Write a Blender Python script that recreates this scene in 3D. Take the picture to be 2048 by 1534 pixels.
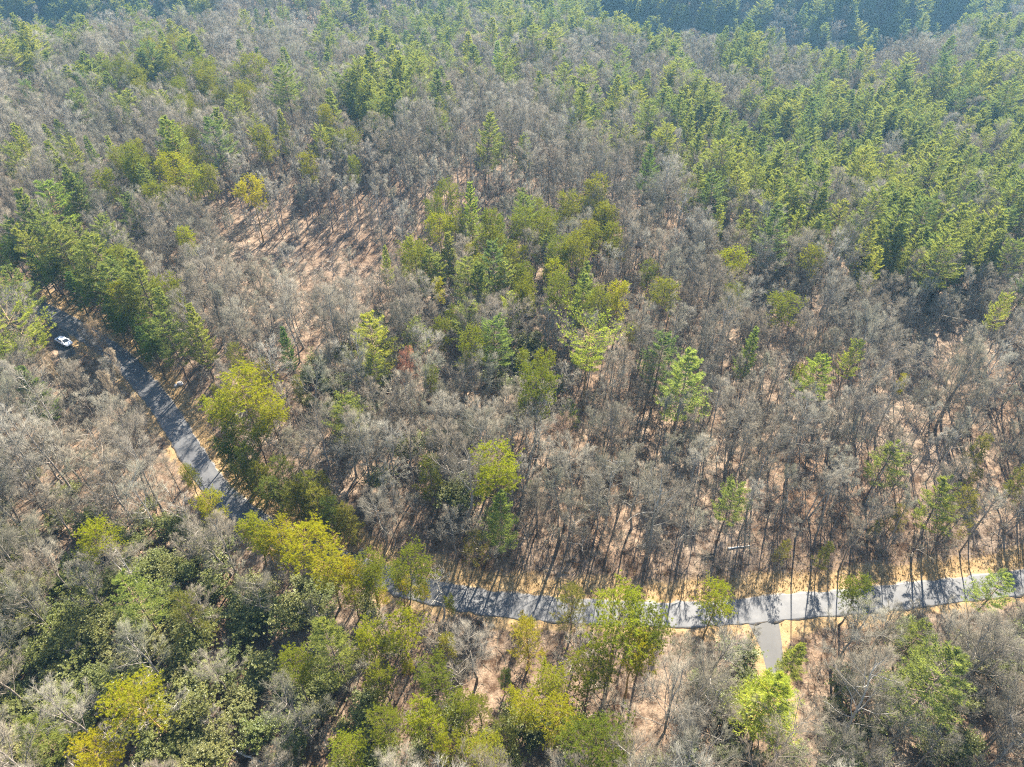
import bpy, math, random
import numpy as np
from mathutils import Vector, Matrix

for o in list(bpy.data.objects):
    bpy.data.objects.remove(o)
scene = bpy.context.scene
COL = scene.collection
R = math.radians
rng = np.random.default_rng(20240217)

# ------------------------------------------------------------------ camera
CAM_H, PITCH, FPX, PW, PH = 100.0, R(41.9), 1419.0, 2048, 1534
cd = bpy.data.cameras.new("camera")
cam = bpy.data.objects.new("camera", cd)
COL.objects.link(cam)
cam.location = (0, 0, CAM_H)
cam.rotation_euler = (math.pi / 2 - PITCH, 0, 0)
cd.sensor_width = 36.0
cd.lens = 36.0 * FPX / PW
cd.clip_start, cd.clip_end = 0.5, 8000
scene.camera = cam

# ------------------------------------------------------------------ light
SUN_EL, SUN_AZ = R(39), R(18)          # azimuth clockwise from the viewing direction (+Y)
world = bpy.data.worlds.new("World")
scene.world = world
world.use_nodes = True
wn, wl = world.node_tree.nodes, world.node_tree.links
wn.clear()
w_out = wn.new("ShaderNodeOutputWorld")
w_bg = wn.new("ShaderNodeBackground")
w_sky = wn.new("ShaderNodeTexSky")
w_sky.sky_type = 'NISHITA'
w_sky.sun_disc = False
w_sky.sun_elevation = SUN_EL
w_sky.sun_rotation = SUN_AZ
w_sky.altitude = 500
w_bg.inputs['Strength'].default_value = 0.075
wl.new(w_sky.outputs['Color'], w_bg.inputs['Color'])
wl.new(w_bg.outputs['Background'], w_out.inputs['Surface'])

sd = bpy.data.lights.new("sun", 'SUN')
sd.energy = 5.0
sd.angle = R(0.5)
sd.color = (1.0, 0.92, 0.79)
sun = bpy.data.objects.new("sun", sd)
COL.objects.link(sun)
SUN_V = Vector((math.sin(SUN_AZ) * math.cos(SUN_EL), math.cos(SUN_AZ) * math.cos(SUN_EL), math.sin(SUN_EL)))
sun.rotation_euler = (-SUN_V).to_track_quat('-Z', 'Y').to_euler()
sun.location = (0, 0, 300)

scene.view_settings.view_transform = 'Standard'
scene.view_settings.look = 'None'
scene.view_settings.exposure = 2.45
scene.view_settings.gamma = 1.0
scene.view_settings.use_curve_mapping = False
cy = scene.cycles
cy.max_bounces = 5
cy.diffuse_bounces = 3
cy.glossy_bounces = 1
cy.transmission_bounces = 3
cy.volume_bounces = 0
cy.transparent_max_bounces = 4
cy.caustics_reflective = cy.caustics_refractive = False
cy.use_denoising = False
cy.use_adaptive_sampling = False
cy.filter_width = 1.15

# ------------------------------------------------------------------ small helpers
def nrm(v):
    return v / np.maximum(np.linalg.norm(v, axis=-1, keepdims=True), 1e-9)

def sstep(a, b, x):
    t = np.clip((np.asarray(x, float) - a) / (b - a), 0, 1)
    return t * t * (3 - 2 * t)

CT, ST = math.cos(PITCH), math.sin(PITCH)

def pix_ray(px, py):
    u = np.asarray(px, float) - PW / 2
    v = np.asarray(py, float) - PH / 2
    d = np.stack([u, FPX * CT - v * ST, -(FPX * ST + v * CT)], -1)
    return nrm(d)

def project(P):
    P = np.asarray(P, float)
    x, y, z = P[..., 0], P[..., 1], P[..., 2] - CAM_H
    dep = y * CT - z * ST
    up = y * ST + z * CT
    dep = np.where(dep < 1, 1, dep)
    return PW / 2 + FPX * x / dep, PH / 2 - FPX * up / dep, dep

def flat_pt(px, py):
    d = pix_ray(px, py)
    t = CAM_H / -d[..., 2]
    return d[..., :2] * t[..., None]

# ------------------------------------------------------------------ road course
def smooth_line(pts, step=1.0):
    pts = np.asarray(pts, float)
    P = np.vstack([2 * pts[0] - pts[1], pts, 2 * pts[-1] - pts[-2]])
    out = []
    for i in range(1, len(P) - 2):
        p0, p1, p2, p3 = P[i - 1], P[i], P[i + 1], P[i + 2]
        n = max(2, int(np.linalg.norm(p2 - p1) / step))
        t = np.linspace(0, 1, n, endpoint=False)[:, None]
        out.append(0.5 * (2 * p1 + (p2 - p0) * t + (2 * p0 - 5 * p1 + 4 * p2 - p3) * t ** 2 + (3 * p1 - p0 - 3 * p2 + p3) * t ** 3))
    out.append(P[-2][None])
    return np.vstack(out)

ROAD_PIX = [(-220, 500), (-60, 560), (40, 597), (130, 642), (205, 690), (255, 730), (297, 778), (335, 828), (368, 882), (405, 940),
            (447, 993), (505, 1040), (570, 1078), (650, 1112), (740, 1146), (840, 1178), (930, 1198), (1030, 1212), (1160, 1222),
            (1290, 1229), (1400, 1228), (1500, 1221), (1600, 1211), (1730, 1201), (1840, 1188), (1999, 1170), (2160, 1150), (2400, 1118)]
DRIVE_PIX = [(1524, 1236), (1541, 1290), (1551, 1345), (1558, 1400), (1566, 1450)]
LANE_PIX = [(112, 634), (122, 660), (131, 686), (142, 716)]
ROAD = smooth_line(flat_pt(*np.array(ROAD_PIX, float).T))
DRIVE = smooth_line(flat_pt(*np.array(DRIVE_PIX, float).T))
LANE = smooth_line(flat_pt(*np.array(LANE_PIX, float).T))
ROAD_W, DRIVE_W, LANE_W = 4.6, 3.6, 4.2

def line_dist(x, y, line, side=False):
    sh = np.shape(x)
    q = np.stack([np.ravel(x), np.ravel(y)], -1).astype(np.float32)
    L = line.astype(np.float32)
    T = nrm(np.gradient(line, axis=0)).astype(np.float32)
    d = np.empty(len(q), np.float32)
    s = np.empty(len(q), np.float32)
    for a in range(0, len(q), 20000):
        b = q[a:a + 20000]
        D = ((b[:, None, :] - L[None]) ** 2).sum(-1)
        k = D.argmin(1)
        d[a:a + 20000] = np.sqrt(D[np.arange(len(b)), k])
        rel = b - L[k]
        s[a:a + 20000] = T[k, 0] * rel[:, 1] - T[k, 1] * rel[:, 0]
    d = d.reshape(sh)
    return (d, s.reshape(sh)) if side else d

# ------------------------------------------------------------------ terrain
def wob(x, y, sc, seed):
    r = np.random.default_rng(seed)
    z = np.zeros(np.shape(x))
    for i in range(7):
        a = r.uniform(0, 2 * math.pi)
        k = 2 * math.pi / (sc * r.uniform(0.5, 1.8))
        z = z + np.sin(k * (x * math.cos(a) + y * math.sin(a)) + r.uniform(0, 6.28)) / 7 * 1.6
    return z

def valley_mask(x, y):
    a = x / np.maximum(y, 60)
    left = 1 - sstep(-0.47, -0.35, a)
    right = sstep(0.05, 0.13, a) * (1 - sstep(0.55, 0.70, a))
    return np.maximum(left, right)

def terrain(x, y):
    x = np.asarray(x, float)
    y = np.asarray(y, float)
    a = x / np.maximum(y, 60)
    yc = 378 - 16 * sstep(0.3, 0.45, -a) - 22 * sstep(0.03, 0.2, a) - 48 * np.exp(-((a - 0.43) / 0.13) ** 2)
    fall = np.clip(y - 165, 0, None)
    fall = fall ** 2 / (fall + 25)
    z = -0.10 * np.minimum(fall, 210)
    z = z + 8 * np.exp(-(((x + 58) / 75) ** 2 + ((y - 235) / 58) ** 2))
    z = z + 4 * np.exp(-(((x - 15) / 60) ** 2 + ((y - 185) / 38) ** 2))
    z = z - 7 * np.exp(-(((x - 120) / 70) ** 2 + ((y - 230) / 55) ** 2))
    z = z + 7 * np.exp(-(((x + 150) / 80) ** 2 + ((y - 330) / 70) ** 2))
    V = valley_mask(x, y)
    z = z - V * 52 * sstep(yc + 8, yc + 85, y)
    up = np.clip(y - yc - 92, 0, 220)
    z = z + V * (0.56 * up + 4.5 * sstep(5, 60, up) * np.sin(x / 13.0 + 0.02 * y + 2.5 * np.sin(x / 47.0)))
    z = z + (1 - V) * 0.45 * np.clip(y - 560, 0, 300)
    z = z + 0.10 * np.clip(y - 800, 0, None) - 0.00004 * np.clip(y - 800, 0, None) ** 2
    d, s = line_dist(x, y, ROAD, True)
    north = s > 0
    near = 1 - sstep(120, 170, y)
    m = sstep(4.5, 22, d)
    dd = np.minimum(line_dist(x, y, DRIVE), line_dist(x, y, LANE))
    m = m * sstep(2.5, 12, dd)
    z = z + m * (1.3 * wob(x, y, 55, 3) + 0.35 * wob(x, y, 13, 4) + 6.0 * sstep(150, 300, y) * wob(x, y, 140, 5))
    bank = np.where(north, 1.6, -0.7) * sstep(3.4, 11.0, d) * near * sstep(2.5, 9, dd)
    return z + bank

def march(px, py, h=0.0):
    """the place on the ground (or h metres above it) seen along a direction"""
    d = pix_ray(px, py)
    lo, hi = 20.0, None
    t = np.arange(25, 1200, 2.0)
    P = d[None] * t[:, None]
    g = P[:, 2] + CAM_H - terrain(P[:, 0], P[:, 1]) - h
    k = np.argmax(g < 0) if (g < 0).any() else len(t) - 1
    a, b = t[max(k - 1, 0)], t[k]
    for _ in range(12):
        m = (a + b) / 2
        q = d * m
        if q[2] + CAM_H - float(terrain(q[0:1], q[1:2])[0]) - h < 0:
            b = m
        else:
            a = m
    q = d * b
    return float(q[0]), float(q[1])

# ------------------------------------------------------------------ materials
def mat(name):
    m = bpy.data.materials.new(name)
    m.use_nodes = True
    nt = m.node_tree
    nt.nodes.clear()
    out = nt.nodes.new("ShaderNodeOutputMaterial")
    return m, nt, out

def N(nt, kind, **kw):
    n = nt.nodes.new(kind)
    for k, v in kw.items():
        if k in n.inputs.keys():
            n.inputs[k].default_value = v
        else:
            setattr(n, k, v)
    return n

def ramp(nt, stops):
    r = nt.nodes.new("ShaderNodeValToRGB")
    e = r.color_ramp.elements
    while len(e) < len(stops):
        e.new(0.5)
    for el, (p, c) in zip(e, stops):
        el.position = p
        el.color = (*c, 1)
    return r

def mixc(nt, a, b, fac, blend='MIX'):
    n = nt.nodes.new("ShaderNodeMix")
    n.data_type = 'RGBA'
    n.blend_type = blend
    for s, v in ((0, fac), (6, a), (7, b)):
        if hasattr(v, 'links') or hasattr(v, 'is_linked'):
            nt.links.new(v, n.inputs[s])
        elif s == 0:
            n.inputs[0].default_value = v
        else:
            n.inputs[s].default_value = (*v, 1)
    return n.outputs[2]

def mat_bark(name, cols, rough=0.9):
    m, nt, out = mat(name)
    L = nt.links.new
    oi = N(nt, "ShaderNodeObjectInfo")
    rp = ramp(nt, [(i / (len(cols) - 1), c) for i, c in enumerate(cols)])
    L(oi.outputs['Random'], rp.inputs[0])
    tc = N(nt, "ShaderNodeTexCoord")
    no = N(nt, "ShaderNodeTexNoise", Scale=1.3, Detail=3.0)
    L(tc.outputs['Object'], no.inputs['Vector'])
    r2 = ramp(nt, [(0.3, (0.6, 0.6, 0.6)), (0.7, (1.35, 1.32, 1.27))])
    L(no.outputs['Fac'], r2.inputs[0])
    c = mixc(nt, rp.outputs[0], r2.outputs[0], 1.0, 'MULTIPLY')
    c = mixc(nt, c, oi.outputs['Color'], 1.0, 'MULTIPLY')
    b = N(nt, "ShaderNodeBsdfDiffuse")
    L(c, b.inputs['Color'])
    L(b.outputs[0], out.inputs['Surface'])
    return m

def mat_leaf(name, cols, trans=0.4, tint=(1.25, 1.15, 0.55), gloss=0.0):
    m, nt, out = mat(name)
    L = nt.links.new
    oi = N(nt, "ShaderNodeObjectInfo")
    rp = ramp(nt, [(i / (len(cols) - 1), c) for i, c in enumerate(cols)])
    L(oi.outputs['Random'], rp.inputs[0])
    tc = N(nt, "ShaderNodeTexCoord")
    no = N(nt, "ShaderNodeTexNoise", Scale=0.9, Detail=4.0, Roughness=0.7)
    L(tc.outputs['Object'], no.inputs['Vector'])
    r2 = ramp(nt, [(0.25, (0.70, 0.76, 0.8)), (0.75, (1.35, 1.25, 1.05))])
    L(no.outputs['Fac'], r2.inputs[0])
    c = mixc(nt, rp.outputs[0], r2.outputs[0], 1.0, 'MULTIPLY')
    c = mixc(nt, c, oi.outputs['Color'], 1.0, 'MULTIPLY')
    ct = mixc(nt, c, tint, 1.0, 'MULTIPLY')
    b = N(nt, "ShaderNodeBsdfDiffuse")
    t = N(nt, "ShaderNodeBsdfTranslucent")
    L(c, b.inputs['Color'])
    L(ct, t.inputs['Color'])
    mx = N(nt, "ShaderNodeMixShader", Fac=trans)
    L(b.outputs[0], mx.inputs[1])
    L(t.outputs[0], mx.inputs[2])
    res = mx.outputs[0]
    if gloss:
        g = N(nt, "ShaderNodeBsdfGlossy", Roughness=0.45)
        g.inputs['Color'].default_value = (0.8, 0.85, 0.8, 1)
        m2 = N(nt, "ShaderNodeMixShader", Fac=gloss)
        L(res, m2.inputs[1])
        L(g.outputs[0], m2.inputs[2])
        res = m2.outputs[0]
    L(res, out.inputs['Surface'])
    return m

def mat_simple(name, col, rough=0.6, metal=0.0, noise=0.0, nscale=8.0, coat=0.0):
    m, nt, out = mat(name)
    L = nt.links.new
    b = N(nt, "ShaderNodeBsdfPrincipled", Roughness=rough, Metallic=metal)
    b.inputs['Base Color'].default_value = (*col, 1)
    b.inputs['Coat Weight'].default_value = coat
    if noise:
        tc = N(nt, "ShaderNodeTexCoord")
        no = N(nt, "ShaderNodeTexNoise", Scale=nscale, Detail=5.0)
        L(tc.outputs['Object'], no.inputs['Vector'])
        r2 = ramp(nt, [(0.3, tuple(c * (1 - noise) for c in col)), (0.7, tuple(c * (1 + noise) for c in col))])
        L(no.outputs['Fac'], r2.inputs[0])
        L(r2.outputs[0], b.inputs['Base Color'])
    L(b.outputs[0], out.inputs['Surface'])
    return m

M_BARK = mat_bark("bark_grey", [(0.18, 0.155, 0.13), (0.28, 0.255, 0.22), (0.20, 0.165, 0.135), (0.36, 0.335, 0.30), (0.17, 0.14, 0.12), (0.31, 0.285, 0.25)])
M_TWIG = mat_bark("twig_grey", [(0.18, 0.162, 0.122), (0.225, 0.21, 0.17), (0.15, 0.122, 0.09), (0.265, 0.25, 0.21), (0.17, 0.168, 0.12), (0.125, 0.112, 0.088), (0.22, 0.192, 0.145), (0.16, 0.149, 0.12)])
M_PBARK = mat_bark("pine_bark", [(0.14, 0.10, 0.08), (0.19, 0.145, 0.115), (0.16, 0.12, 0.10)])
M_WP = mat_leaf("white_pine_needles", [(0.150, 0.205, 0.085), (0.210, 0.250, 0.088), (0.125, 0.185, 0.095), (0.245, 0.275, 0.090), (0.185, 0.235, 0.100)], 0.55)
M_YP = mat_leaf("yellow_pine_needles", [(0.130, 0.165, 0.030), (0.205, 0.215, 0.028), (0.150, 0.185, 0.036), (0.180, 0.205, 0.026)], 0.5)
M_SP = mat_leaf("scrub_pine_needles", [(0.15, 0.165, 0.045), (0.175, 0.17, 0.048), (0.125, 0.15, 0.05)], 0.48)
M_LAUREL = mat_leaf("laurel_leaves", [(0.125, 0.150, 0.034), (0.180, 0.185, 0.050), (0.145, 0.172, 0.045), (0.195, 0.19, 0.065)], 0.38, (1.3, 1.25, 0.5), 0.03)
M_LEAFY = mat_bark("budding_twigs", [(0.22, 0.23, 0.15), (0.27, 0.27, 0.18)])
M_STRAW = mat_leaf("straw_blades", [(0.25, 0.18, 0.09), (0.31, 0.235, 0.12)], 0.3, (1.0, 1.0, 0.9))

def ground_material():
    m, nt, out = mat("leaf_litter")
    L = nt.links.new
    geo = N(nt, "ShaderNodeNewGeometry")
    big = N(nt, "ShaderNodeTexNoise", Scale=0.045, Detail=4.0, Roughness=0.6)
    mid = N(nt, "ShaderNodeTexNoise", Scale=0.5, Detail=6.0, Roughness=0.75)
    fine = N(nt, "ShaderNodeTexNoise", Scale=4.5, Detail=6.0, Roughness=0.8)
    for n in (big, mid, fine):
        L(geo.outputs['Position'], n.inputs['Vector'])
    r1 = ramp(nt, [(0.3, (0.140, 0.094, 0.064)), (0.5, (0.192, 0.145, 0.108)), (0.7, (0.238, 0.194, 0.155))])
    L(big.outputs['Fac'], r1.inputs[0])
    r2 = ramp(nt, [(0.38, (0.30, 0.24, 0.20)), (0.52, (0.88, 0.85, 0.82)), (0.68, (1.45, 1.38, 1.28))])
    L(mid.outputs['Fac'], r2.inputs[0])
    r3 = ramp(nt, [(0.34, (0.42, 0.36, 0.31)), (0.5, (0.95, 0.93, 0.9)), (0.66, (1.5, 1.44, 1.34))])
    L(fine.outputs['Fac'], r3.inputs[0])
    c = mixc(nt, r1.outputs[0], r2.outputs[0], 1.0, 'MULTIPLY')
    c = mixc(nt, c, r3.outputs[0], 1.0, 'MULTIPLY')
    at = N(nt, "ShaderNodeAttribute", attribute_name="verge")
    gs = ramp(nt, [(0.3, (0.20, 0.128, 0.062)), (0.55, (0.28, 0.195, 0.10)), (0.75, (0.34, 0.26, 0.15))])
    L(mid.outputs['Fac'], gs.inputs[0])
    g2 = mixc(nt, gs.outputs[0], r3.outputs[0], 0.7, 'MULTIPLY')
    pn = N(nt, "ShaderNodeTexNoise", Scale=0.33, Detail=5.0, Roughness=0.7)
    L(geo.outputs['Position'], pn.inputs['Vector'])
    ad = N(nt, "ShaderNodeMath", operation='ADD')
    L(at.outputs['Fac'], ad.inputs[0])
    L(pn.outputs['Fac'], ad.inputs[1])
    vr = ramp(nt, [(0.42, (0, 0, 0)), (0.58, (1, 1, 1))])
    hf = N(nt, "ShaderNodeMath", operation='MULTIPLY')
    hf.inputs[1].default_value = 0.5
    L(ad.outputs[0], hf.inputs[0])
    L(hf.outputs[0], vr.inputs[0])
    c = mixc(nt, c, g2, vr.outputs[0])
    b = N(nt, "ShaderNodeBsdfPrincipled", Roughness=0.95)
    b.inputs['Specular IOR Level'].default_value = 0.1
    L(c, b.inputs['Base Color'])
    bm = N(nt, "ShaderNodeBump", Strength=0.8, Distance=0.12)
    L(fine.outputs['Fac'], bm.inputs['Height'])
    L(bm.outputs[0], b.inputs['Normal'])
    L(b.outputs[0], out.inputs['Surface'])
    return m

def asphalt_material(name, base, warm):
    m, nt, out = mat(name)
    L = nt.links.new
    geo = N(nt, "ShaderNodeNewGeometry")
    a = N(nt, "ShaderNodeTexNoise", Scale=0.35, Detail=5.0, Roughness=0.7)
    f = N(nt, "ShaderNodeTexNoise", Scale=9.0, Detail=4.0, Roughness=0.8)
    L(geo.outputs['Position'], a.inputs['Vector'])
    L(geo.outputs['Position'], f.inputs['Vector'])
    r1 = ramp(nt, [(0.3, tuple(0.8 * x for x in base)), (0.7, tuple(1.2 * x for x in base))])
    L(a.outputs['Fac'], r1.inputs[0])
    r2 = ramp(nt, [(0.3, (0.75, 0.75, 0.75)), (0.7, (1.25, 1.25, 1.25))])
    L(f.outputs['Fac'], r2.inputs[0])
    c = mixc(nt, r1.outputs[0], r2.outputs[0], 1.0, 'MULTIPLY')
    cr = N(nt, "ShaderNodeTexNoise", Scale=0.12, Detail=6.0, Roughness=0.8)
    L(geo.outputs['Position'], cr.inputs['Vector'])
    r4 = ramp(nt, [(0.40, (0.72, 0.72, 0.74)), (0.5, (1, 1, 1)), (0.62, (1.12, 1.1, 1.06))])
    L(cr.outputs['Fac'], r4.inputs[0])
    c = mixc(nt, c, r4.outputs[0], 1.0, 'MULTIPLY')
    tr = N(nt, "ShaderNodeAttribute", attribute_name="track")
    c = mixc(nt, c, mixc(nt, c, (1.22, 1.2, 1.16), 1.0, 'MULTIPLY'), tr.outputs['Fac'])
    at = N(nt, "ShaderNodeAttribute", attribute_name="edge")
    ed = N(nt, "ShaderNodeTexNoise", Scale=1.6, Detail=4.0)
    L(geo.outputs['Position'], ed.inputs['Vector'])
    mm = N(nt, "ShaderNodeMath", operation='MULTIPLY')
    L(at.outputs['Fac'], mm.inputs[0])
    L(ed.outputs['Fac'], mm.inputs[1])
    rr = ramp(nt, [(0.28, (0, 0, 0)), (0.46, (1, 1, 1))])
    L(mm.outputs[0], rr.inputs[0])
    c = mixc(nt, c, warm, rr.outputs[0])
    b = N(nt, "ShaderNodeBsdfPrincipled", Roughness=0.62)
    L(c, b.inputs['Base Color'])
    L(b.outputs[0], out.inputs['Surface'])
    return m

M_GROUND = ground_material()
M_ROAD = asphalt_material("road_asphalt", (0.062, 0.062, 0.064), (0.15, 0.11, 0.065))
M_DRIVE = asphalt_material("driveway_asphalt", (0.026, 0.0235, 0.021), (0.15, 0.11, 0.065))  # grey-brown asphalt, darkened further to carry the shade of the trees

# ------------------------------------------------------------------ mesh helpers
def tri_mesh(name, V, T, material, smooth=False):
    me = bpy.data.meshes.new(name)
    V = np.ascontiguousarray(V, np.float32)
    T = np.ascontiguousarray(T, np.int32)
    w = T.shape[1]
    me.vertices.add(len(V))
    me.vertices.foreach_set('co', V.ravel())
    me.loops.add(T.size)
    me.loops.foreach_set('vertex_index', T.ravel())
    me.polygons.add(len(T))
    me.polygons.foreach_set('loop_start', np.arange(0, T.size, w, dtype=np.int32))
    if smooth:
        me.polygons.foreach_set('use_smooth', np.ones(len(T), bool))
    me.materials.append(material)
    me.update(calc_edges=True)
    return me

def two_mesh(name, A, ma, B, mb):
    V, T = join([A, B])
    me = tri_mesh(name, V, T, ma)
    me.materials.append(mb)
    me.polygons.foreach_set('material_index', np.concatenate([np.zeros(len(A[1]), np.int32), np.ones(len(B[1]), np.int32)]))
    return me

def obj(name, me, parent=None):
    o = bpy.data.objects.new(name, me)
    COL.objects.link(o)
    if parent is not None:
        o.parent = parent
    return o

def tag(o, label=None, cat=None, group=None, kind=None):
    for k, v in (('label', label), ('category', cat), ('group', group), ('kind', kind)):
        if v:
            o[k] = v
    return o

def join(parts):
    V, T, n = [], [], 0
    for v, t in parts:
        V.append(v)
        T.append(t + n)
        n += len(v)
    return np.vstack(V), np.vstack(T)

def perp(d):
    ref = np.where(np.abs(d[..., 2:3]) < 0.9, np.array([0, 0, 1.0]), np.array([1.0, 0, 0]))
    u = nrm(np.cross(d, ref))
    return u, np.cross(d, u)

def tubes(P, Rd, s=3):
    n, k, _ = P.shape
    d = nrm(np.gradient(P, axis=1))
    u, v = perp(d)
    a = np.arange(s) * 2 * math.pi / s
    ring = P[:, :, None, :] + Rd[:, :, None, None] * (u[:, :, None, :] * np.cos(a)[:, None] + v[:, :, None, :] * np.sin(a)[:, None])
    V = ring.reshape(-1, 3)
    base = (np.arange(n)[:, None, None] * k + np.arange(k - 1)[None, :, None]) * s
    i = np.arange(s)[None, None]
    j = (i + 1) % s
    q0, q1, q2, q3 = base + i, base + j, base + s + j, base + s + i
    T = np.concatenate([np.stack([q0, q1, q2], -1).reshape(-1, 3), np.stack([q0, q2, q3], -1).reshape(-1, 3)])
    return V, T

def cones(P0, P1, r):
    """three-sided spikes"""
    n = len(P0)
    d = nrm(P1 - P0)
    u, v = perp(d)
    a = np.arange(3) * 2 * math.pi / 3
    ring = P0[:, None] + r[:, None, None] * (u[:, None] * np.cos(a)[:, None] + v[:, None] * np.sin(a)[:, None])
    V = np.concatenate([ring, P1[:, None]], 1).reshape(-1, 3)
    b = np.arange(n)[:, None] * 4
    T = np.concatenate([b + np.array([0, 1, 3]), b + np.array([1, 2, 3]), b + np.array([2, 0, 3])])
    return V, T

def blades(C, D, n, ln, wd, spread, r, up=0.0):
    """needle tufts: n slim triangles fanning out from each C along D"""
    m = len(C)
    d = D[:, None] + spread * r.normal(size=(m, n, 3))
    d[..., 2] += up
    d = nrm(d).reshape(-1, 3)
    c = np.repeat(C, n, 0)
    u, v = perp(d)
    th = r.uniform(0, 6.28, len(d))[:, None]
    w = u * np.cos(th) + v * np.sin(th)
    l = (ln * r.uniform(0.7, 1.25, len(d)))[:, None]
    V = np.stack([c + w * wd / 2, c - w * wd / 2, c + d * l], 1).reshape(-1, 3)
    T = np.arange(len(d) * 3).reshape(-1, 3)
    return V, T

def grow(P, Rd, m, t0, t1, ang, L, r, up=0.0, curve=0.0, k=3, jit=0.12, r0=0.6, tip=0.3, rmin=0.01):
    n, kk, _ = P.shape
    t = t0 + (t1 - t0) * ((np.arange(m)[None] + r.uniform(0, 1, (n, m))) / m)
    x = np.clip(t, 0, 0.999) * (kk - 1)
    i = x.astype(int)
    f = (x - i)[..., None]
    ar = np.arange(n)[:, None]
    pos = P[ar, i] * (1 - f) + P[ar, i + 1] * f
    tan = nrm(P[ar, i + 1] - P[ar, i])
    rp = Rd[ar, i] * (1 - f[..., 0]) + Rd[ar, i + 1] * f[..., 0]
    u, v = perp(tan)
    az = (np.arange(m)[None] * 2.399 + r.uniform(0, 6.28, (n, 1)) + r.normal(0, 0.4, (n, m)))[..., None]
    A = R(ang) * r.uniform(0.75, 1.25, (n, m, 1))
    d = tan * np.cos(A) + (u * np.cos(az) + v * np.sin(az)) * np.sin(A)
    d[..., 2] += up
    d = nrm(d).reshape(-1, 3)
    ln = (L(t) if callable(L) else L) * r.uniform(0.7, 1.25, (n, m))
    ln = ln.reshape(-1, 1)
    pts = [pos.reshape(-1, 3)]
    for j in range(k - 1):
        d = nrm(d + jit * r.normal(size=d.shape) + np.array([0, 0, curve]))
        pts.append(pts[-1] + d * ln / (k - 1))
    Q = np.stack(pts, 1)
    ra = np.maximum((rp * r0).reshape(-1, 1), rmin)
    RR = np.maximum(ra * np.linspace(1, tip, k)[None], rmin * 0.8)
    return Q, RR

def trunk_line(h, r, k=8, wander=0.25, r0=0.22, r1=0.04):
    z = np.linspace(0, h, k)
    xy = np.cumsum(r.normal(0, wander / 2, (k, 2)), 0)
    xy -= xy[0]
    P = np.column_stack([xy, z])[None]
    Rd = (r0 + (r1 - r0) * np.linspace(0, 1, k) ** 0.9)[None]
    Rd[0, 0] *= 1.25
    return P, Rd

# ------------------------------------------------------------------ tree patterns: each returns (trunk mesh, crown mesh)
def make_bare(seed, h=18.0, spread=6.0, t0=0.32, nl=15, ang=52, twig=1.0, mw=None, mt=None, r0=0.22, wander=0.3, curve=0.10, dens=1.0):
    r = np.random.default_rng(seed)
    P, Rd = trunk_line(h * 0.93, r, 8, wander, r0, 0.045)
    P1, R1 = grow(P, Rd, nl, t0, 0.98, ang, lambda t: spread * (1.12 - t) / (1.12 - t0) * (0.55 + 0.9 * np.minimum(1, (t - t0) * 4 + 0.3)) * 0.8 + 0.9, r, 0.05, curve, 5, 0.16, 0.46, 0.38, 0.042)
    l1 = np.linalg.norm(P1[:, -1] - P1[:, 0], axis=1).mean()
    P2, R2 = grow(P1, R1, int(9 * dens), 0.2, 1.0, 36, lambda t: 0.5 * l1 * (1.25 - t), r, 0.05, 0.10, 3, 0.18, 0.58, 0.4, 0.019 * twig)
    l2 = np.linalg.norm(P2[:, -1] - P2[:, 0], axis=1).mean()
    P3, R3 = grow(P2, R2, int(7 * dens), 0.12, 1.0, 33, lambda t: 0.62 * l2 * (1.25 - t * 0.8), r, 0.06, 0.08, 2, 0.1, 0.6, 0.5, 0.0095 * twig)
    l3 = np.linalg.norm(P3[:, -1] - P3[:, 0], axis=1).mean()
    P4, R4 = grow(P3, R3, 6, 0.12, 1.0, 30, 0.74 * l3, r, 0.06, 0, 2, 0.1, 0.7, 1, 0.0085 * twig)
    wood = join([tubes(P, Rd, 7), tubes(P1, R1, 4)])
    twigs = join([tubes(P2, R2, 3), cones(P3[:, 0], P3[:, 1], R3[:, 0]), cones(P4[:, 0], P4[:, 1], R4[:, 0])])
    return tri_mesh("bare_trunk", *wood, mw or M_BARK, True), tri_mesh("bare_crown", *twigs, mt or M_TWIG)

def make_snag(seed, h=13.0):
    return make_bare(seed, h, 5.5, 0.35, 9, 60, 1.5, None, None, 0.25, 0.7, 0.02, 0.6)

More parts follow.
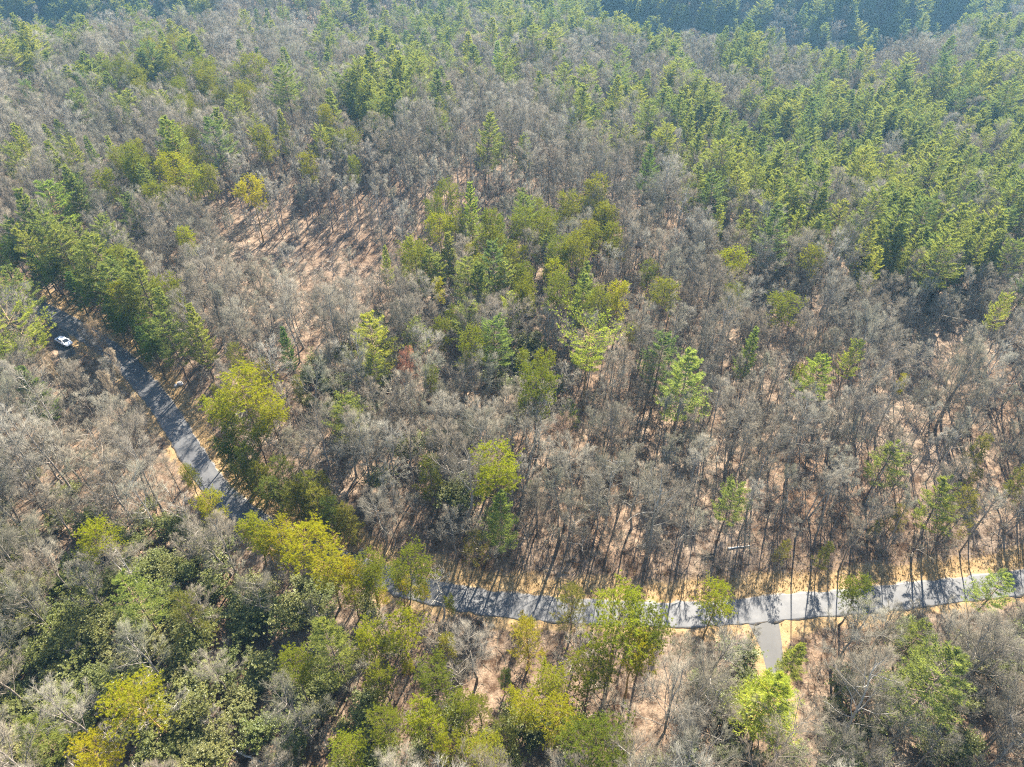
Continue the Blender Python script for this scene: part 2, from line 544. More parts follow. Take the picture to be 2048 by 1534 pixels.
def make_white_pine(seed, h=22.0, t0=0.30, rad=3.6, power=0.75, gap=0.75, full=1.0, flat=False):
    r = np.random.default_rng(seed)
    P, Rd = trunk_line(h, r, 10, 0.16, 0.26, 0.03)
    zs = np.arange(h * t0, h * 0.985, gap)
    B, BR = [], []
    az0 = r.uniform(0, 6.28)
    lop = r.uniform(0, 6.28)
    for z in zs:
        t = (z / h - t0) / (1 - t0)
        if flat:
            L0 = rad * (0.35 + 0.85 * t ** 0.8) * (1 - max(0, t - 0.86) / 0.14 * 0.55)
        else:
            L0 = rad * (1 - t) ** power * min(1, 0.55 + 2.0 * t) + 0.35
        nb = 5 if t < 0.85 else 4
        az0 += 0.9
        for b in range(nb):
            if r.random() > 0.88 * full + 0.1:
                continue
            L = L0 * r.uniform(0.6, 1.2) * (1 + 0.15 * math.cos(az0 + b * 6.28 / nb - lop))
            a = az0 + b * 6.28 / nb + r.normal(0, 0.25)
            el = R(6 + 40 * t ** 1.5 + r.normal(0, 7))
            hd = np.array([math.cos(a), math.sin(a)])
            x = np.linspace(0, 1, 5)
            zz = z + r.normal(0, 0.12) + L * (math.tan(el) * x * 0.55 + 0.16 * x ** 2.2 - 0.10 * np.sin(x * math.pi))
            cx = np.interp(z, P[0, :, 2], P[0, :, 0])
            cyy = np.interp(z, P[0, :, 2], P[0, :, 1])
            B.append(np.column_stack([cx + hd[0] * L * x, cyy + hd[1] * L * x, zz]))
            BR.append(np.linspace(0.045 * (0.4 + L / 5), 0.015, 5))
    B = np.array(B)
    BR = np.array(BR)
    # side twigs spread in the near-horizontal plane of each bough
    n = len(B)
    m = 9
    t = 0.32 + 0.66 * (np.arange(m)[None] + r.uniform(0, 1, (n, m))) / m
    x = np.clip(t, 0, 0.999) * 4
    i = x.astype(int)
    f = (x - i)[..., None]
    ar = np.arange(n)[:, None]
    pos = B[ar, i] * (1 - f) + B[ar, i + 1] * f
    tan = nrm(B[ar, i + 1] - B[ar, i])
    side = nrm(np.cross(tan, np.array([0, 0, 1.0])))
    sg = np.where(np.arange(m) % 2 == 0, 1.0, -1.0)[None, :, None]
    d = nrm(tan * 0.75 + side * sg * r.uniform(0.5, 1.0, (n, m, 1)) + np.array([0, 0, 0.18]) + 0.12 * r.normal(size=(n, m, 3)))
    bl = np.linalg.norm(B[:, -1] - B[:, 0], axis=1)[:, None, None]
    ln = np.clip(0.36 * bl * (1.25 - t[..., None]), 0.25, 1.2) * r.uniform(0.7, 1.2, (n, m, 1))
    tips = pos + d * ln
    midp = pos + d * ln * 0.5
    C = np.concatenate([tips.reshape(-1, 3), midp.reshape(-1, 3), pos.reshape(-1, 3), B[:, -1], B[:, 3]])
    D = np.concatenate([d.reshape(-1, 3), d.reshape(-1, 3), tan.reshape(-1, 3), nrm(B[:, -1] - B[:, -2]), nrm(B[:, -1] - B[:, -2])])
    top = np.column_stack([np.full(4, P[0, -1, 0]), np.full(4, P[0, -1, 1]), np.linspace(h - 0.8, h, 4)])
    C = np.concatenate([C, top])
    D = np.concatenate([D, np.tile([0, 0, 1.0], (4, 1))])
    need = blades(C, D, 10, 0.44, 0.07, 0.5, r, 0.28)
    wood = tubes(B, BR, 3)
    return tri_mesh("white_pine_trunk", *tubes(P, Rd, 7), M_PBARK, True), two_mesh("white_pine_crown", wood, M_PBARK, need, M_WP)

def make_yellow_pine(seed, h=20.0, t0=0.58, rad=3.3, material=None, nl=30, tilt=0.2):
    r = np.random.default_rng(seed)
    P, Rd = trunk_line(h * 0.97, r, 9, 0.35, 0.22, 0.05)
    ch = 1 - t0
    P1, R1 = grow(P, Rd, nl, t0, 0.99, 68, lambda t: rad * np.sqrt(np.clip(1 - ((t - t0 - ch * 0.45) / (ch * 0.62)) ** 2, 0.08, 1)), r, tilt, 0.16, 4, 0.2, 0.35, 0.4, 0.025)
    P2, R2 = grow(P1, R1, 7, 0.3, 1.0, 48, lambda t: 0.45 * rad * (1.2 - t * 0.7), r, 0.15, 0.18, 3, 0.22, 0.5, 0.5, 0.015)
    P3, R3 = grow(P2, R2, 2, 0.4, 1.0, 45, 0.24 * rad, r, 0.2, 0.1, 2, 0.15, 0.6, 0.6, 0.01)
    C = np.concatenate([P2[:, -1], P3[:, -1], P3[:, -1] * 0.5 + P3[:, 0] * 0.5, P1[:, -1]])
    D = np.concatenate([nrm(P2[:, -1] - P2[:, -2]), nrm(P3[:, 1] - P3[:, 0]), nrm(P3[:, 1] - P3[:, 0]), nrm(P1[:, -1] - P1[:, -2])])
    need = blades(C, D, 26, 0.33, 0.048, 0.75, r, 0.3)
    wood = join([tubes(P1, R1, 4), tubes(P2, R2, 3)])
    return tri_mesh("yellow_pine_trunk", *tubes(P, Rd, 7), M_PBARK, True), two_mesh("yellow_pine_crown", wood, M_PBARK, need, material or M_YP)

def make_scrub_pine(seed, h=10.0, rad=2.2, full=1.0):
    """soft, fine-needled young pine or cedar: foliage nearly to the ground"""
    r = np.random.default_rng(seed)
    P, Rd = trunk_line(h, r, 8, 0.2, 0.12, 0.02)
    P1, R1 = grow(P, Rd, int(44 * full), 0.14, 0.99, 62, lambda t: rad * (1.05 - t) ** 0.7 + 0.25, r, 0.1, 0.12, 4, 0.15, 0.4, 0.4, 0.018)
    P2, R2 = grow(P1, R1, 8, 0.2, 1.0, 42, lambda t: 0.42 * rad * (1.2 - t * 0.8), r, 0.12, 0.12, 3, 0.2, 0.5, 0.5, 0.01)
    C = np.concatenate([P2[:, -1], P2[:, 1], P1[:, -1], P1[:, 2], 0.5 * P2[:, -1] + 0.5 * P2[:, 1]])
    d2 = nrm(P2[:, -1] - P2[:, 0])
    D = np.concatenate([d2, d2, nrm(P1[:, -1] - P1[:, -2]), nrm(P1[:, -1] - P1[:, -2]), d2])
    need = blades(C, D, 10, 0.26, 0.036, 0.75, r, 0.3)
    wood = tubes(P1, R1, 3)
    return tri_mesh("scrub_pine_trunk", *tubes(P, Rd, 7), M_PBARK, True), two_mesh("scrub_pine_crown", wood, M_PBARK, need, M_SP)

def make_laurel(seed, h=2.8, rad=1.9):
    r = np.random.default_rng(seed)
    ns = 7
    a = r.uniform(0, 6.28, ns)
    x = np.linspace(0, 1, 4)
    B = np.stack([np.column_stack([np.cos(q) * rad * 0.75 * x ** 1.1 * s, np.sin(q) * rad * 0.75 * x ** 1.1 * s, h * 0.85 * x * w])
                  for q, s, w in zip(a, r.uniform(0.2, 1.0, ns), r.uniform(0.7, 1.05, ns))])
    BR = np.tile(np.linspace(0.05, 0.02, 4), (ns, 1))
    P1, R1 = grow(B, BR, 9, 0.3, 1.0, 45, 0.55 * rad, r, 0.2, 0.15, 3, 0.2, 0.6, 0.5, 0.012)
    P2, R2 = grow(P1, R1, 6, 0.2, 1.0, 45, 0.3 * rad, r, 0.2, 0.1, 2, 0.2, 0.6, 0.5, 0.008)
    C = np.concatenate([P1[:, -1], P2[:, -1], 0.5 * (P2[:, 0] + P2[:, 1])])
    n, q = len(C), 17
    d = r.normal(size=(n, q, 3))
    d[..., 2] = np.abs(d[..., 2]) * 0.5 + 0.05
    d = nrm(d).reshape(-1, 3)
    c = np.repeat(C, q, 0)
    s = nrm(np.cross(d, np.array([0, 0, 1.0])) + 0.35 * r.normal(size=d.shape))
    l = r.uniform(0.09, 0.155, (len(d), 1))
    V = np.stack([c, c + d * l * 0.5 + s * l * 0.20, c + d * l - np.array([0, 0, 0.03]), c + d * l * 0.5 - s * l * 0.20], 1).reshape(-1, 3)
    T = np.arange(len(d) * 4).reshape(-1, 4)
    wood = join([tubes(B, BR, 5), tubes(P1, R1, 3)])
    return tri_mesh("laurel_stems", *wood, M_BARK, True), tri_mesh("laurel_leaves", V, T, M_LAUREL)

KINDS = {
    # kind: (name, part names, nominal height, [mesh pairs])
    'bare': ('bare_tree', ('trunk', 'crown'), 18.0, [
        make_bare(11, spread=6.4), make_bare(12, spread=5.6, ang=42, curve=0.16), make_bare(13, spread=7.0, ang=58, t0=0.4, wander=0.35),
        make_bare(14, spread=6.0, t0=0.25, nl=18), make_bare(15, spread=4.9, ang=38, curve=0.22, nl=17), make_bare(16, spread=6.4, t0=0.45, nl=13, wander=0.45),
        make_bare(17, spread=5.4, t0=0.5, nl=11, ang=48, dens=0.8, twig=1.2, wander=0.4), make_bare(18, spread=7.4, t0=0.3, nl=10, ang=55, dens=0.9, twig=1.2, wander=0.55)]),
    'pole': ('bare_tree', ('trunk', 'crown'), 16.0, [
        make_bare(21, 16, 3.2, 0.5, 12, 42, 1.0, r0=0.15, wander=0.18, curve=0.15), make_bare(22, 16, 2.8, 0.55, 11, 45, 1.0, r0=0.13, wander=0.25),
        make_bare(23, 16, 3.7, 0.45, 13, 48, 1.0, r0=0.16, wander=0.2),
        make_bare(24, 16, 2.5, 0.68, 9, 42, 1.0, r0=0.15, wander=0.12), make_bare(25, 16, 2.1, 0.72, 8, 38, 1.0, r0=0.13, wander=0.15)]),
    'snag': ('bare_tree', ('trunk', 'crown'), 13.0, [make_snag(31), make_snag(32)]),
    'wp': ('white_pine', ('trunk', 'crown'), 22.0, [
        make_white_pine(41, rad=4.8), make_white_pine(42, rad=5.6, t0=0.38, full=0.85), make_white_pine(43, rad=4.2, t0=0.25, power=0.9),
        make_white_pine(44, rad=5.2, t0=0.45, power=0.6, full=0.8)]),
    'wpf': ('white_pine', ('trunk', 'crown'), 22.0, [make_white_pine(45, rad=7.0, t0=0.55, full=0.85, flat=True)]),
    'yp': ('yellow_pine', ('trunk', 'crown'), 20.0, [
        make_yellow_pine(51, rad=4.3), make_yellow_pine(52, t0=0.48, rad=4.0, nl=34), make_yellow_pine(53, t0=0.6, rad=4.6, nl=30), make_yellow_pine(54, t0=0.5, rad=3.6, nl=30)]),
    'sp': ('scrub_pine', ('trunk', 'crown'), 10.0, [make_scrub_pine(61), make_scrub_pine(62, rad=2.6, full=0.8)]),
    'sap': ('bare_sapling', ('trunk', 'crown'), 6.0, [
        make_bare(71, 6, 2.2, 0.2, 10, 45, 0.8, r0=0.05, wander=0.3, dens=0.75), make_bare(72, 6, 1.7, 0.3, 9, 38, 0.8, r0=0.045, wander=0.4, dens=0.75)]),
    'lau': ('laurel_shrub', ('stems', 'leaves'), 2.8, [make_laurel(81), make_laurel(82, rad=2.3, h=3.0)]),
}

# ------------------------------------------------------------------ ground
def axis(parts):
    out = [parts[0][0]]
    for a, b, s in parts:
        n = max(1, int(round((b - a) / s)))
        out += list(a + (b - a) * (np.arange(n) + 1) / n)
    return np.array(out)
gx = axis([(-1800, -700, 110), (-700, -220, 12), (-220, -120, 4), (-120, 110, 1.5), (110, 220, 4), (220, 700, 12), (700, 1800, 110)])
gy = axis([(-600, -100, 100), (-100, 20, 8), (20, 135, 1.5), (135, 260, 3), (260, 700, 7), (700, 1200, 25), (1200, 2500, 130)])
GX, GY = np.meshgrid(gx, gy)
GZ = terrain(GX, GY)
V = np.column_stack([GX.ravel(), GY.ravel(), GZ.ravel()])
nx, ny = len(gx), len(gy)
i = (np.arange(ny - 1)[:, None] * nx + np.arange(nx - 1)[None]).ravel()
gm = tri_mesh("ground", V, np.column_stack([i, i + 1, i + 1 + nx, i + nx]), M_GROUND, True)
dr, sr = line_dist(GX, GY, ROAD, True)
dv = np.minimum(line_dist(GX, GY, DRIVE), line_dist(GX, GY, LANE) + 1)
wv = wob(GX, GY, 9, 9)
verge = (1 - sstep(4.6 + wv, 7.4 + wv, np.where(sr > 0, dr, dr + 2.2)))
verge = np.maximum(verge, 1 - sstep(1.8, 3.2, dv)) * np.clip(0.85 + 0.3 * wob(GX, GY, 5, 10), 0, 1)
at = gm.attributes.new("verge", 'FLOAT', 'POINT')
at.data.foreach_set('value', verge.ravel().astype(np.float32))
tag(obj("ground", gm), "leaf covered forest floor falling away to a far valley", kind='structure')

def ribbon(name, line, width, material, lift, kind_label, flare=None, rag=0.17):
    T = nrm(np.gradient(line, axis=0))
    nrml = np.column_stack([-T[:, 1], T[:, 0]])
    w = np.full(len(line), width / 2)
    if flare is not None:
        w = w + flare(np.arange(len(line)))
    r = np.random.default_rng(5)
    cols = np.array([-1.0, -0.86, -0.72, -0.52, -0.3, 0, 0.3, 0.52, 0.72, 0.86, 1.0])
    Vv, E = [], []
    for c in cols:
        j = (r.normal(0, rag, len(line)) if abs(c) == 1 else 0)
        p = line + nrml * (c * w + j)[:, None]
        Vv.append(p)
        E.append(np.full(len(line), 1.0 if abs(c) == 1 else (0.35 if abs(c) > 0.8 else 0.0)))
    Vv = np.stack(Vv, 1)
    zc = terrain(line[:, 0], line[:, 1])
    z = np.repeat((zc + lift)[:, None], len(cols), 1) - (np.abs(cols) ** 2 * 0.03)[None]
    n, m = z.shape
    P = np.dstack([Vv, z]).reshape(-1, 3)
    # skirts down both sides
    sk0 = np.column_stack([Vv[:, 0], z[:, 0] - 0.35])
    sk1 = np.column_stack([Vv[:, -1], z[:, -1] - 0.35])
    P = np.vstack([P, sk0, sk1])
    i = (np.arange(n - 1)[:, None] * m + np.arange(m - 1)[None]).ravel()
    F = np.column_stack([i, i + m, i + m + 1, i + 1])
    a = np.arange(n - 1)
    F = np.vstack([F, np.column_stack([a * m, n * m + a, n * m + a + 1, (a + 1) * m]),
                   np.column_stack([a * m + m - 1, (a + 1) * m + m - 1, n * m + n + a + 1, n * m + n + a])])
    me = tri_mesh(name, P, F[:, ::-1], material, True)
    at = me.attributes.new("edge", 'FLOAT', 'POINT')
    at.data.foreach_set('value', np.concatenate([np.stack(E, 1).ravel(), np.ones(2 * n)]).astype(np.float32))
    tk = me.attributes.new("track", 'FLOAT', 'POINT')
    tr = np.repeat(np.where(np.abs(np.abs(cols) - 0.52) < 0.1, 1.0, 0.0)[None], n, 0)
    tk.data.foreach_set('value', np.concatenate([tr.ravel(), np.zeros(2 * n)]).astype(np.float32))
    return tag(obj(name, me), kind_label, kind='structure')

ribbon("road", ROAD, ROAD_W, M_ROAD, 0.055, "grey asphalt road curving through the woods")
ribbon("driveway", DRIVE, DRIVE_W, M_DRIVE, 0.015, "darker driveway branching off the road", lambda k: 1.8 * np.clip(1 - k / 8.0, 0, 1) ** 1.5)
ribbon("lane", LANE, LANE_W, M_DRIVE, 0.02, "short dark parking lane beside the road")

# ------------------------------------------------------------------ planting plan
things = []     # individuals: dict(kind, x, y, h, w, rot, lean, proto, label, cat, tint)
OCC = []        # occupied (x, y, radius)

def plant(kind, px, py, h, label=None, w=1.0, proto=None, tint=None, lean=(0, 0)):
    """a tree h metres tall whose top is seen at photo pixel (px, py)"""
    x, y = march(px, py, h)
    n = len(KINDS[kind][3])
    things.append(dict(kind=kind, x=x, y=y, h=h, w=w, rot=rng.uniform(0, 6.28), lean=lean,
                       proto=int(rng.integers(n)) if proto is None else proto, label=label, tint=tint or ((1.25, 1.22, 1.0) if kind in ('wp', 'wpf') else None), mark=True))
    OCC.append((x, y, 1.9 * w + 1.6))

YEL = (1.75, 1.55, 0.75)
BRT = (1.45, 1.42, 0.85)
DRK = (0.62, 0.78, 0.8)
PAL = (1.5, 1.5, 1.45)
# -- yellow pines along and below the road
plant('yp', 1240, 1222, 19, "tallest yellow green pine with a broad clustered crown below the road", 1.25, 0, BRT)
plant('yp', 1300, 1245, 17, "green pine leaning out beside the tallest cluster crowned pine", 0.95, 1)
plant('yp', 1275, 1285, 16, "bright yellow pine standing directly under the tallest cluster crowned pine", 1.0, 3, YEL)
plant('yp', 1185, 1322, 14, "rounded green pine in the clump in front of the road", 1.3, 1)
plant('yp', 1120, 1432, 13, "bright yellow pine with ragged tiered top at the bottom edge", 1.15, 2, YEL)
plant('yp', 800, 1248, 14, "round topped bright pine with a twin trunk below the road bend", 1.1, 0, BRT)
plant('yp', 738, 1260, 13, "smaller round pine touching the round topped bright pine", 0.95, 1, BRT)
plant('yp', 868, 1338, 13, "green pine in front of the round topped bright pine", 1.1, 1)
plant('yp', 762, 1338, 12, "dull green pine at the head of the lower laurel thicket", 1.1, 3)
plant('yp', 812, 1320, 8, "small bright pine between the two dull green pines", 0.7, 1, YEL)
plant('yp', 905, 1482, 11, "bright yellow pine cut off by the bottom edge, the one further left", 1.05, 0, YEL)
plant('yp', 972, 1490, 11, "bright yellow pine cut off by the bottom edge, the one further right", 1.15, 2, YEL)
plant('yp', 268, 1385, 15, "flat topped yellow pine above the laurel thicket", 1.25, 2, YEL)
plant('yp', 190, 1058, 15, "thin yellowish pine among bare trees left of the road", 0.95, 2, BRT)
plant('yp', 178, 1494, 13, "yellow pine crown at the bottom edge left of the laurels", 1.2, 0, YEL)
plant('yp', 605, 1076, 14, "brightest yellow pine of the row on the near side of the road bend", 1.5, 0, YEL)
plant('yp', 652, 1118, 13, "yellow pine at the lower end of the roadside row", 1.35, 1, YEL)
plant('yp', 495, 1040, 12, "yellow green pine hiding the road edge inside the bend", 1.15, 3, BRT)
plant('yp', 560, 1056, 12, "pine in the middle of the yellow roadside row", 1.25, 1, YEL)
plant('yp', 418, 994, 12, "yellow pine at the upper end of the roadside row", 1.0, 0, YEL)
for k, (a, b, hh, ww, w_) in enumerate([(690, 1128, 11, 1.15, "upper"), (742, 1152, 10, 1.15, "middle"), (845, 1158, 8, 0.95, "lower"), (700, 1165, 10, 1.2, "front"), (520, 1062, 12, 1.2, "hidden")]):
    plant('yp', a, b, hh, w_ + " green pine of the dense clump hiding the road at its lower bend", ww, None, BRT if k % 2 else YEL)
plant('yp', 382, 930, 10, "olive pine leaning over the road above the yellow row", 0.9, 3)
plant('yp', 735, 1120, 12, "soft green pine at the foot of the road bend", 1.15, 1)
plant('yp', 800, 1112, 10, "small dark topped pine against the straw verge", 0.75, 3)
plant('yp', 812, 1142, 9, "bright small pine below the dark topped one", 0.85, 1, YEL)
plant('yp', 762, 1183, 7, "small golden pine below the soft green pine", 0.9, 0, YEL)
plant('yp', 898, 1196, 8, "slim young pine beside the white limbed snag", 0.6, 1, BRT)
plant('yp', 1440, 1182, 13, "round green pine standing alone on the road's lower edge", 1.1, 0, BRT)
plant('yp', 1735, 1136, 14, "leaning green pine crown overhanging the road", 1.05, 3, None, (0.10, 0.12))
plant('yp', 988, 914, 19, "golden topped pine in the woods above the straight road", 1.15, 1, (1.5, 1.45, 0.8))
plant('yp', 475, 763, 17, "big broad green pine at the inside of the road's upper bend", 1.5, 0, BRT)
plant('yp', 532, 800, 15, "rounded pine leaning against the big broad green pine", 1.15, 1, BRT)
plant('yp', 455, 840, 12, "shaded lower pine beneath the big broad green pine", 1.1, 3)
plant('yp', 860, 738, 11, "small ball shaped pine among grey trees in the middle", 0.85, 1)
plant('yp', 1048, 703, 11, "slim light green pine beside the dark gap in the middle", 0.7, 3, BRT)
plant('yp', 885, 642, 14, "ragged pine left of the feathery middle white pine", 0.9, 3)
plant('yp', 905, 620, 13, "short green pine behind the ragged pine", 0.75, 1)
plant('yp', 1240, 570, 16, "tall yellow green pine at the lower right tip of the middle stand", 0.95, 3, BRT)
plant('yp', 1565, 598, 15, "three stemmed green pine alone on the grey right slope", 1.2, 2)
plant('yp', 1810, 754, 9, "tiny golden pine alone on the grey right slope", 0.55, 1, YEL)
plant('yp', 1470, 504, 15, "broad bright pine just under the big right stand", 1.15, 0, BRT)
plant('yp', 1300, 530, 12, "olive pine right of the middle stand", 1.0, 1)
plant('yp', 1600, 735, 10, "low bright pine touching the plumed white pine on the right slope", 0.8, 3, BRT)
plant('yp', 495, 364, 17, "brightest golden pine on the rim of the clearing", 1.1, 0, YEL)
plant('yp', 345, 318, 19, "golden green pine at the heart of the clump left of the clearing", 1.15, 0, BRT)
plant('yp', 382, 345, 17, "light green pine at the right of the clump by the clearing", 1.05, 1, BRT)
plant('yp', 300, 378, 16, "round pine lowest in the clump left of the clearing", 1.0, 2)
plant('yp', 415, 335, 17, "dark green pine between the clump and the clearing", 0.9, 3)
plant('yp', 262, 320, 17, "soft green pine at the left end of the clump by the clearing", 1.0, 1)
plant('yp', 520, 262, 20, "tall two tiered pine at the top left of the clearing", 1.0, 3)
plant('yp', 614, 314, 17, "round headed pine standing over the clearing's bare trunks", 0.85, 1)
plant('yp', 706, 320, 15, "dark green round pine at the top of the clearing", 0.8, 3)
plant('yp', 366, 464, 15, "bright two part pine alone below the clearing's left end", 0.95, 3, BRT)
plant('yp', 880, 440, 16, "yellow green pine at the left of the middle stand", 1.1, 0, BRT)
plant('yp', 1030, 500, 15, "yellowish pine in the centre of the middle stand", 1.1, 1)
plant('yp', 1110, 535, 15, "bright pine near the right of the middle stand", 1.05, 0, BRT)
plant('yp', 875, 560, 12, "lone bright pine just below the middle stand", 0.75, 3, BRT)
# -- white pines
plant('wp', 1003, 985, 17, "dense blue green white pine right under the golden topped pine", 0.95, 0)
plant('wp', 1564, 1356, 16, "large feathery yellow green white pine at the end of the driveway", 1.5, 0, (2.0, 1.85, 1.0))
plant('wp', 1605, 1285, 12, "medium white pine just right of the driveway", 0.95, 2)
plant('wp', 2016, 1150, 13, "pale feathery white pine at the right end of the road", 1.1, 1, PAL)
plant('wp', 40, 1440, 13, "green white pine in the bottom left corner", 1.2, 0)
plant('wp', 240, 1150, 18, "tall soft white pine above the left laurels", 0.95, 1)
plant('wp', 735, 626, 20, "feathery pale white pine with open tiers in the middle woods", 1.1, 1)
plant('wp', 990, 635, 20, "feathery middle white pine with long right hand boughs", 1.0, 3)
plant('wp', 1020, 583, 16, "bright tiered white pine behind the feathery middle one", 0.9, 1, BRT)
plant('wpf', 1182, 652, 21, "flat crowned white pine with a tall bare trunk in the middle woods", 1.0, 0, BRT)
plant('wp', 1382, 702, 21, "tall cone shaped light green white pine alone on the slope", 1.2, 0, PAL)
plant('wp', 1512, 654, 17, "short cone white pine on the grey right slope", 0.75, 2)
plant('wp', 1650, 711, 16, "plumed round white pine on the right slope", 1.1, 1, BRT)
plant('wp', 1720, 678, 15, "hazy thin white pine behind the plumed one", 0.8, 1)
plant('wp', 940, 362, 21, "tall narrow pale white pine rising above the middle stand", 0.75, 2, BRT)
plant('wp', 1170, 548, 18, "wide white pine in the lower middle stand", 0.95, 0)
plant('wp', 820, 475, 17, "blue green white pine at the left of the middle stand", 0.95, 0)
plant('wp', 768, 490, 14, "small white pine at the far left of the middle stand", 0.7, 2)
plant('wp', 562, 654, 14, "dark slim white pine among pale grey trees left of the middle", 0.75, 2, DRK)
plant('wp', 2020, 585, 16, "dark white pine with bare lower trunk at the right edge", 0.7, 3)
plant('wp', 326, 238, 24, "broad dark pyramid white pine crowning the clump by the clearing", 1.25, 0)
plant('wp', 212, 272, 17, "slim white pine left of the broad dark pyramid", 0.85, 2)
plant('wp', 85, 360, 21, "large tiered white pine in the left woods", 1.3, 1, BRT)
plant('wp', 25, 250, 19, "tall white pine at the left edge above the large tiered one", 1.0, 0)
plant('wpf', 40, 603, 22, "old flat crowned pine leaning over the parked car", 1.15, 0, (1.1, 1.1, 0.8), (0.0, -0.16))
plant('wp', 996, 82, 24, "lone silvery white pine high on the far slope", 0.9, 2, PAL)
plant('wp', 1300, 292, 18, "dark separate white pine at the left of the big right stand", 0.9, 0, DRK)
plant('wp', 1600, 168, 20, "pale round topped white pine near the far ridge", 1.0, 1, PAL)
plant('wp', 1763, 500, 16, "cone shaped white pine hanging below the big right stand", 0.85, 0)
plant('wp', 1444, 412, 15, "small cone white pine at the lower left of the big right stand", 0.85, 0)
plant('wp', 1606, 412, 17, "dense white pine on the lower rim of the big right stand", 0.95, 0)
# -- olive scrub pines
plant('sp', 1060, 1255, 11, "soft olive scrub pine with a plain trunk below the road", 1.25, 1, YEL)
plant('sp', 1150, 1188, 12, "thin hazy olive scrub pine overlapping the road", 1.15, 1)
plant('sp', 1045, 1210, 5, "little bright scrub pine on the road's lower edge", 0.8, 0, YEL)
plant('sp', 855, 918, 13, "broad olive scrub pine in the woods above the road bend", 1.15, 0)
plant('sp', 1010, 1340, 7, "small dark scrub pine under the soft olive one", 0.9, 0, DRK)
plant('sp', 640, 950, 9, "dense dark scrub pine hedge part above the road bend", 1.1, 0)
plant('sp', 590, 968, 9, "scrub pine in the roadside hedge, second from its lower end", 1.2, 0)
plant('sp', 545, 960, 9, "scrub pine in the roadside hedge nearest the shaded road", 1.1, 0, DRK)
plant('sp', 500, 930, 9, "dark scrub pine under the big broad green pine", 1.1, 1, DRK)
plant('sp', 690, 1010, 10, "olive scrub pine at the lower end of the roadside hedge", 1.15, 0)
plant('sp', 660, 985, 9, "scrub pine tucked behind the lower end of the hedge", 1.0, 1)
plant('sp', 475, 690, 12, "grey green wispy scrub pine above the big broad pine", 1.1, 1)
plant('sp', 520, 720, 11, "second wispy scrub pine above the big broad pine", 1.1, 1)
plant('sp', 590, 755, 9, "light wispy scrub pine right of the big broad pine", 0.9, 0)
plant('sp', 1660, 1090, 8, "green scrub pine on the straw bank above the road", 0.9, 0)
plant('sp', 1575, 1080, 7, "pale scrub pine left of the leaning roadside trunks", 0.9, 1)
# -- the dark evergreen wall above the shaded road
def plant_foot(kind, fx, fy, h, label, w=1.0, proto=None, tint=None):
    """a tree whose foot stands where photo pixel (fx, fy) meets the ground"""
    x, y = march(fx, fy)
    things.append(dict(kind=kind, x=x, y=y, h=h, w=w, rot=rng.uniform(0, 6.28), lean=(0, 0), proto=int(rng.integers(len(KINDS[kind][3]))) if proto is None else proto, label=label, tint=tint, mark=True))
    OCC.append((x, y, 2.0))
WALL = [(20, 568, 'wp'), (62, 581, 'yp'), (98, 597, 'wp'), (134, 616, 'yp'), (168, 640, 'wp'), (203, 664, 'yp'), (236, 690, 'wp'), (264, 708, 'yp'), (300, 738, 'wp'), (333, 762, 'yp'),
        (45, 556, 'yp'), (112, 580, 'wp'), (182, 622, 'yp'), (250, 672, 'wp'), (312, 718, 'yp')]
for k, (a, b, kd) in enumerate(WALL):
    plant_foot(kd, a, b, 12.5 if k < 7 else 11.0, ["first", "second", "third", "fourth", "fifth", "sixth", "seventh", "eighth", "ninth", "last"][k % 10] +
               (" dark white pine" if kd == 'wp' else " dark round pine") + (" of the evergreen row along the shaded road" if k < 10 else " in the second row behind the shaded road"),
               1.15, {'wp': 2, 'yp': 1}[kd], (0.62, 0.82, 0.82))  # dark tint puts the shade on this row into needles and bark
# -- the olive hedge and the big pine's neighbours inside the bend
for k, (a, b, hh, ww) in enumerate([(466, 968, 9, 1.3), (497, 996, 9, 1.5), (530, 1016, 10, 1.5), (566, 1036, 10, 1.5), (603, 1054, 10, 1.45), (640, 1070, 10, 1.5), (676, 1082, 10, 1.45), (712, 1090, 9, 1.3),
                                     (520, 975, 11, 1.4), (575, 1000, 10, 1.4), (640, 1035, 11, 1.4)]):
    plant_foot('sp', a, b, hh, ["first", "second", "third", "fourth", "fifth", "sixth", "seventh", "last", "upper", "middle", "lower"][k] +
               (" olive pine along the road in the hedge of the lower bend" if k < 8 else " olive pine in the back row of the bend's hedge"), ww, k % 2, (1.15, 1.2, 0.9) if k % 3 else (0.8, 0.95, 0.85))
plant('yp', 432, 800, 13, "lower left pine of the clump round the big broad green pine", 1.3, 1, BRT)
plant('yp', 505, 845, 12, "lower right pine of the clump round the big broad green pine", 1.3, 1)
plant('yp', 448, 880, 10, "lowest dark pine of the clump round the big broad green pine", 1.3, 1, (0.8, 0.95, 0.9))
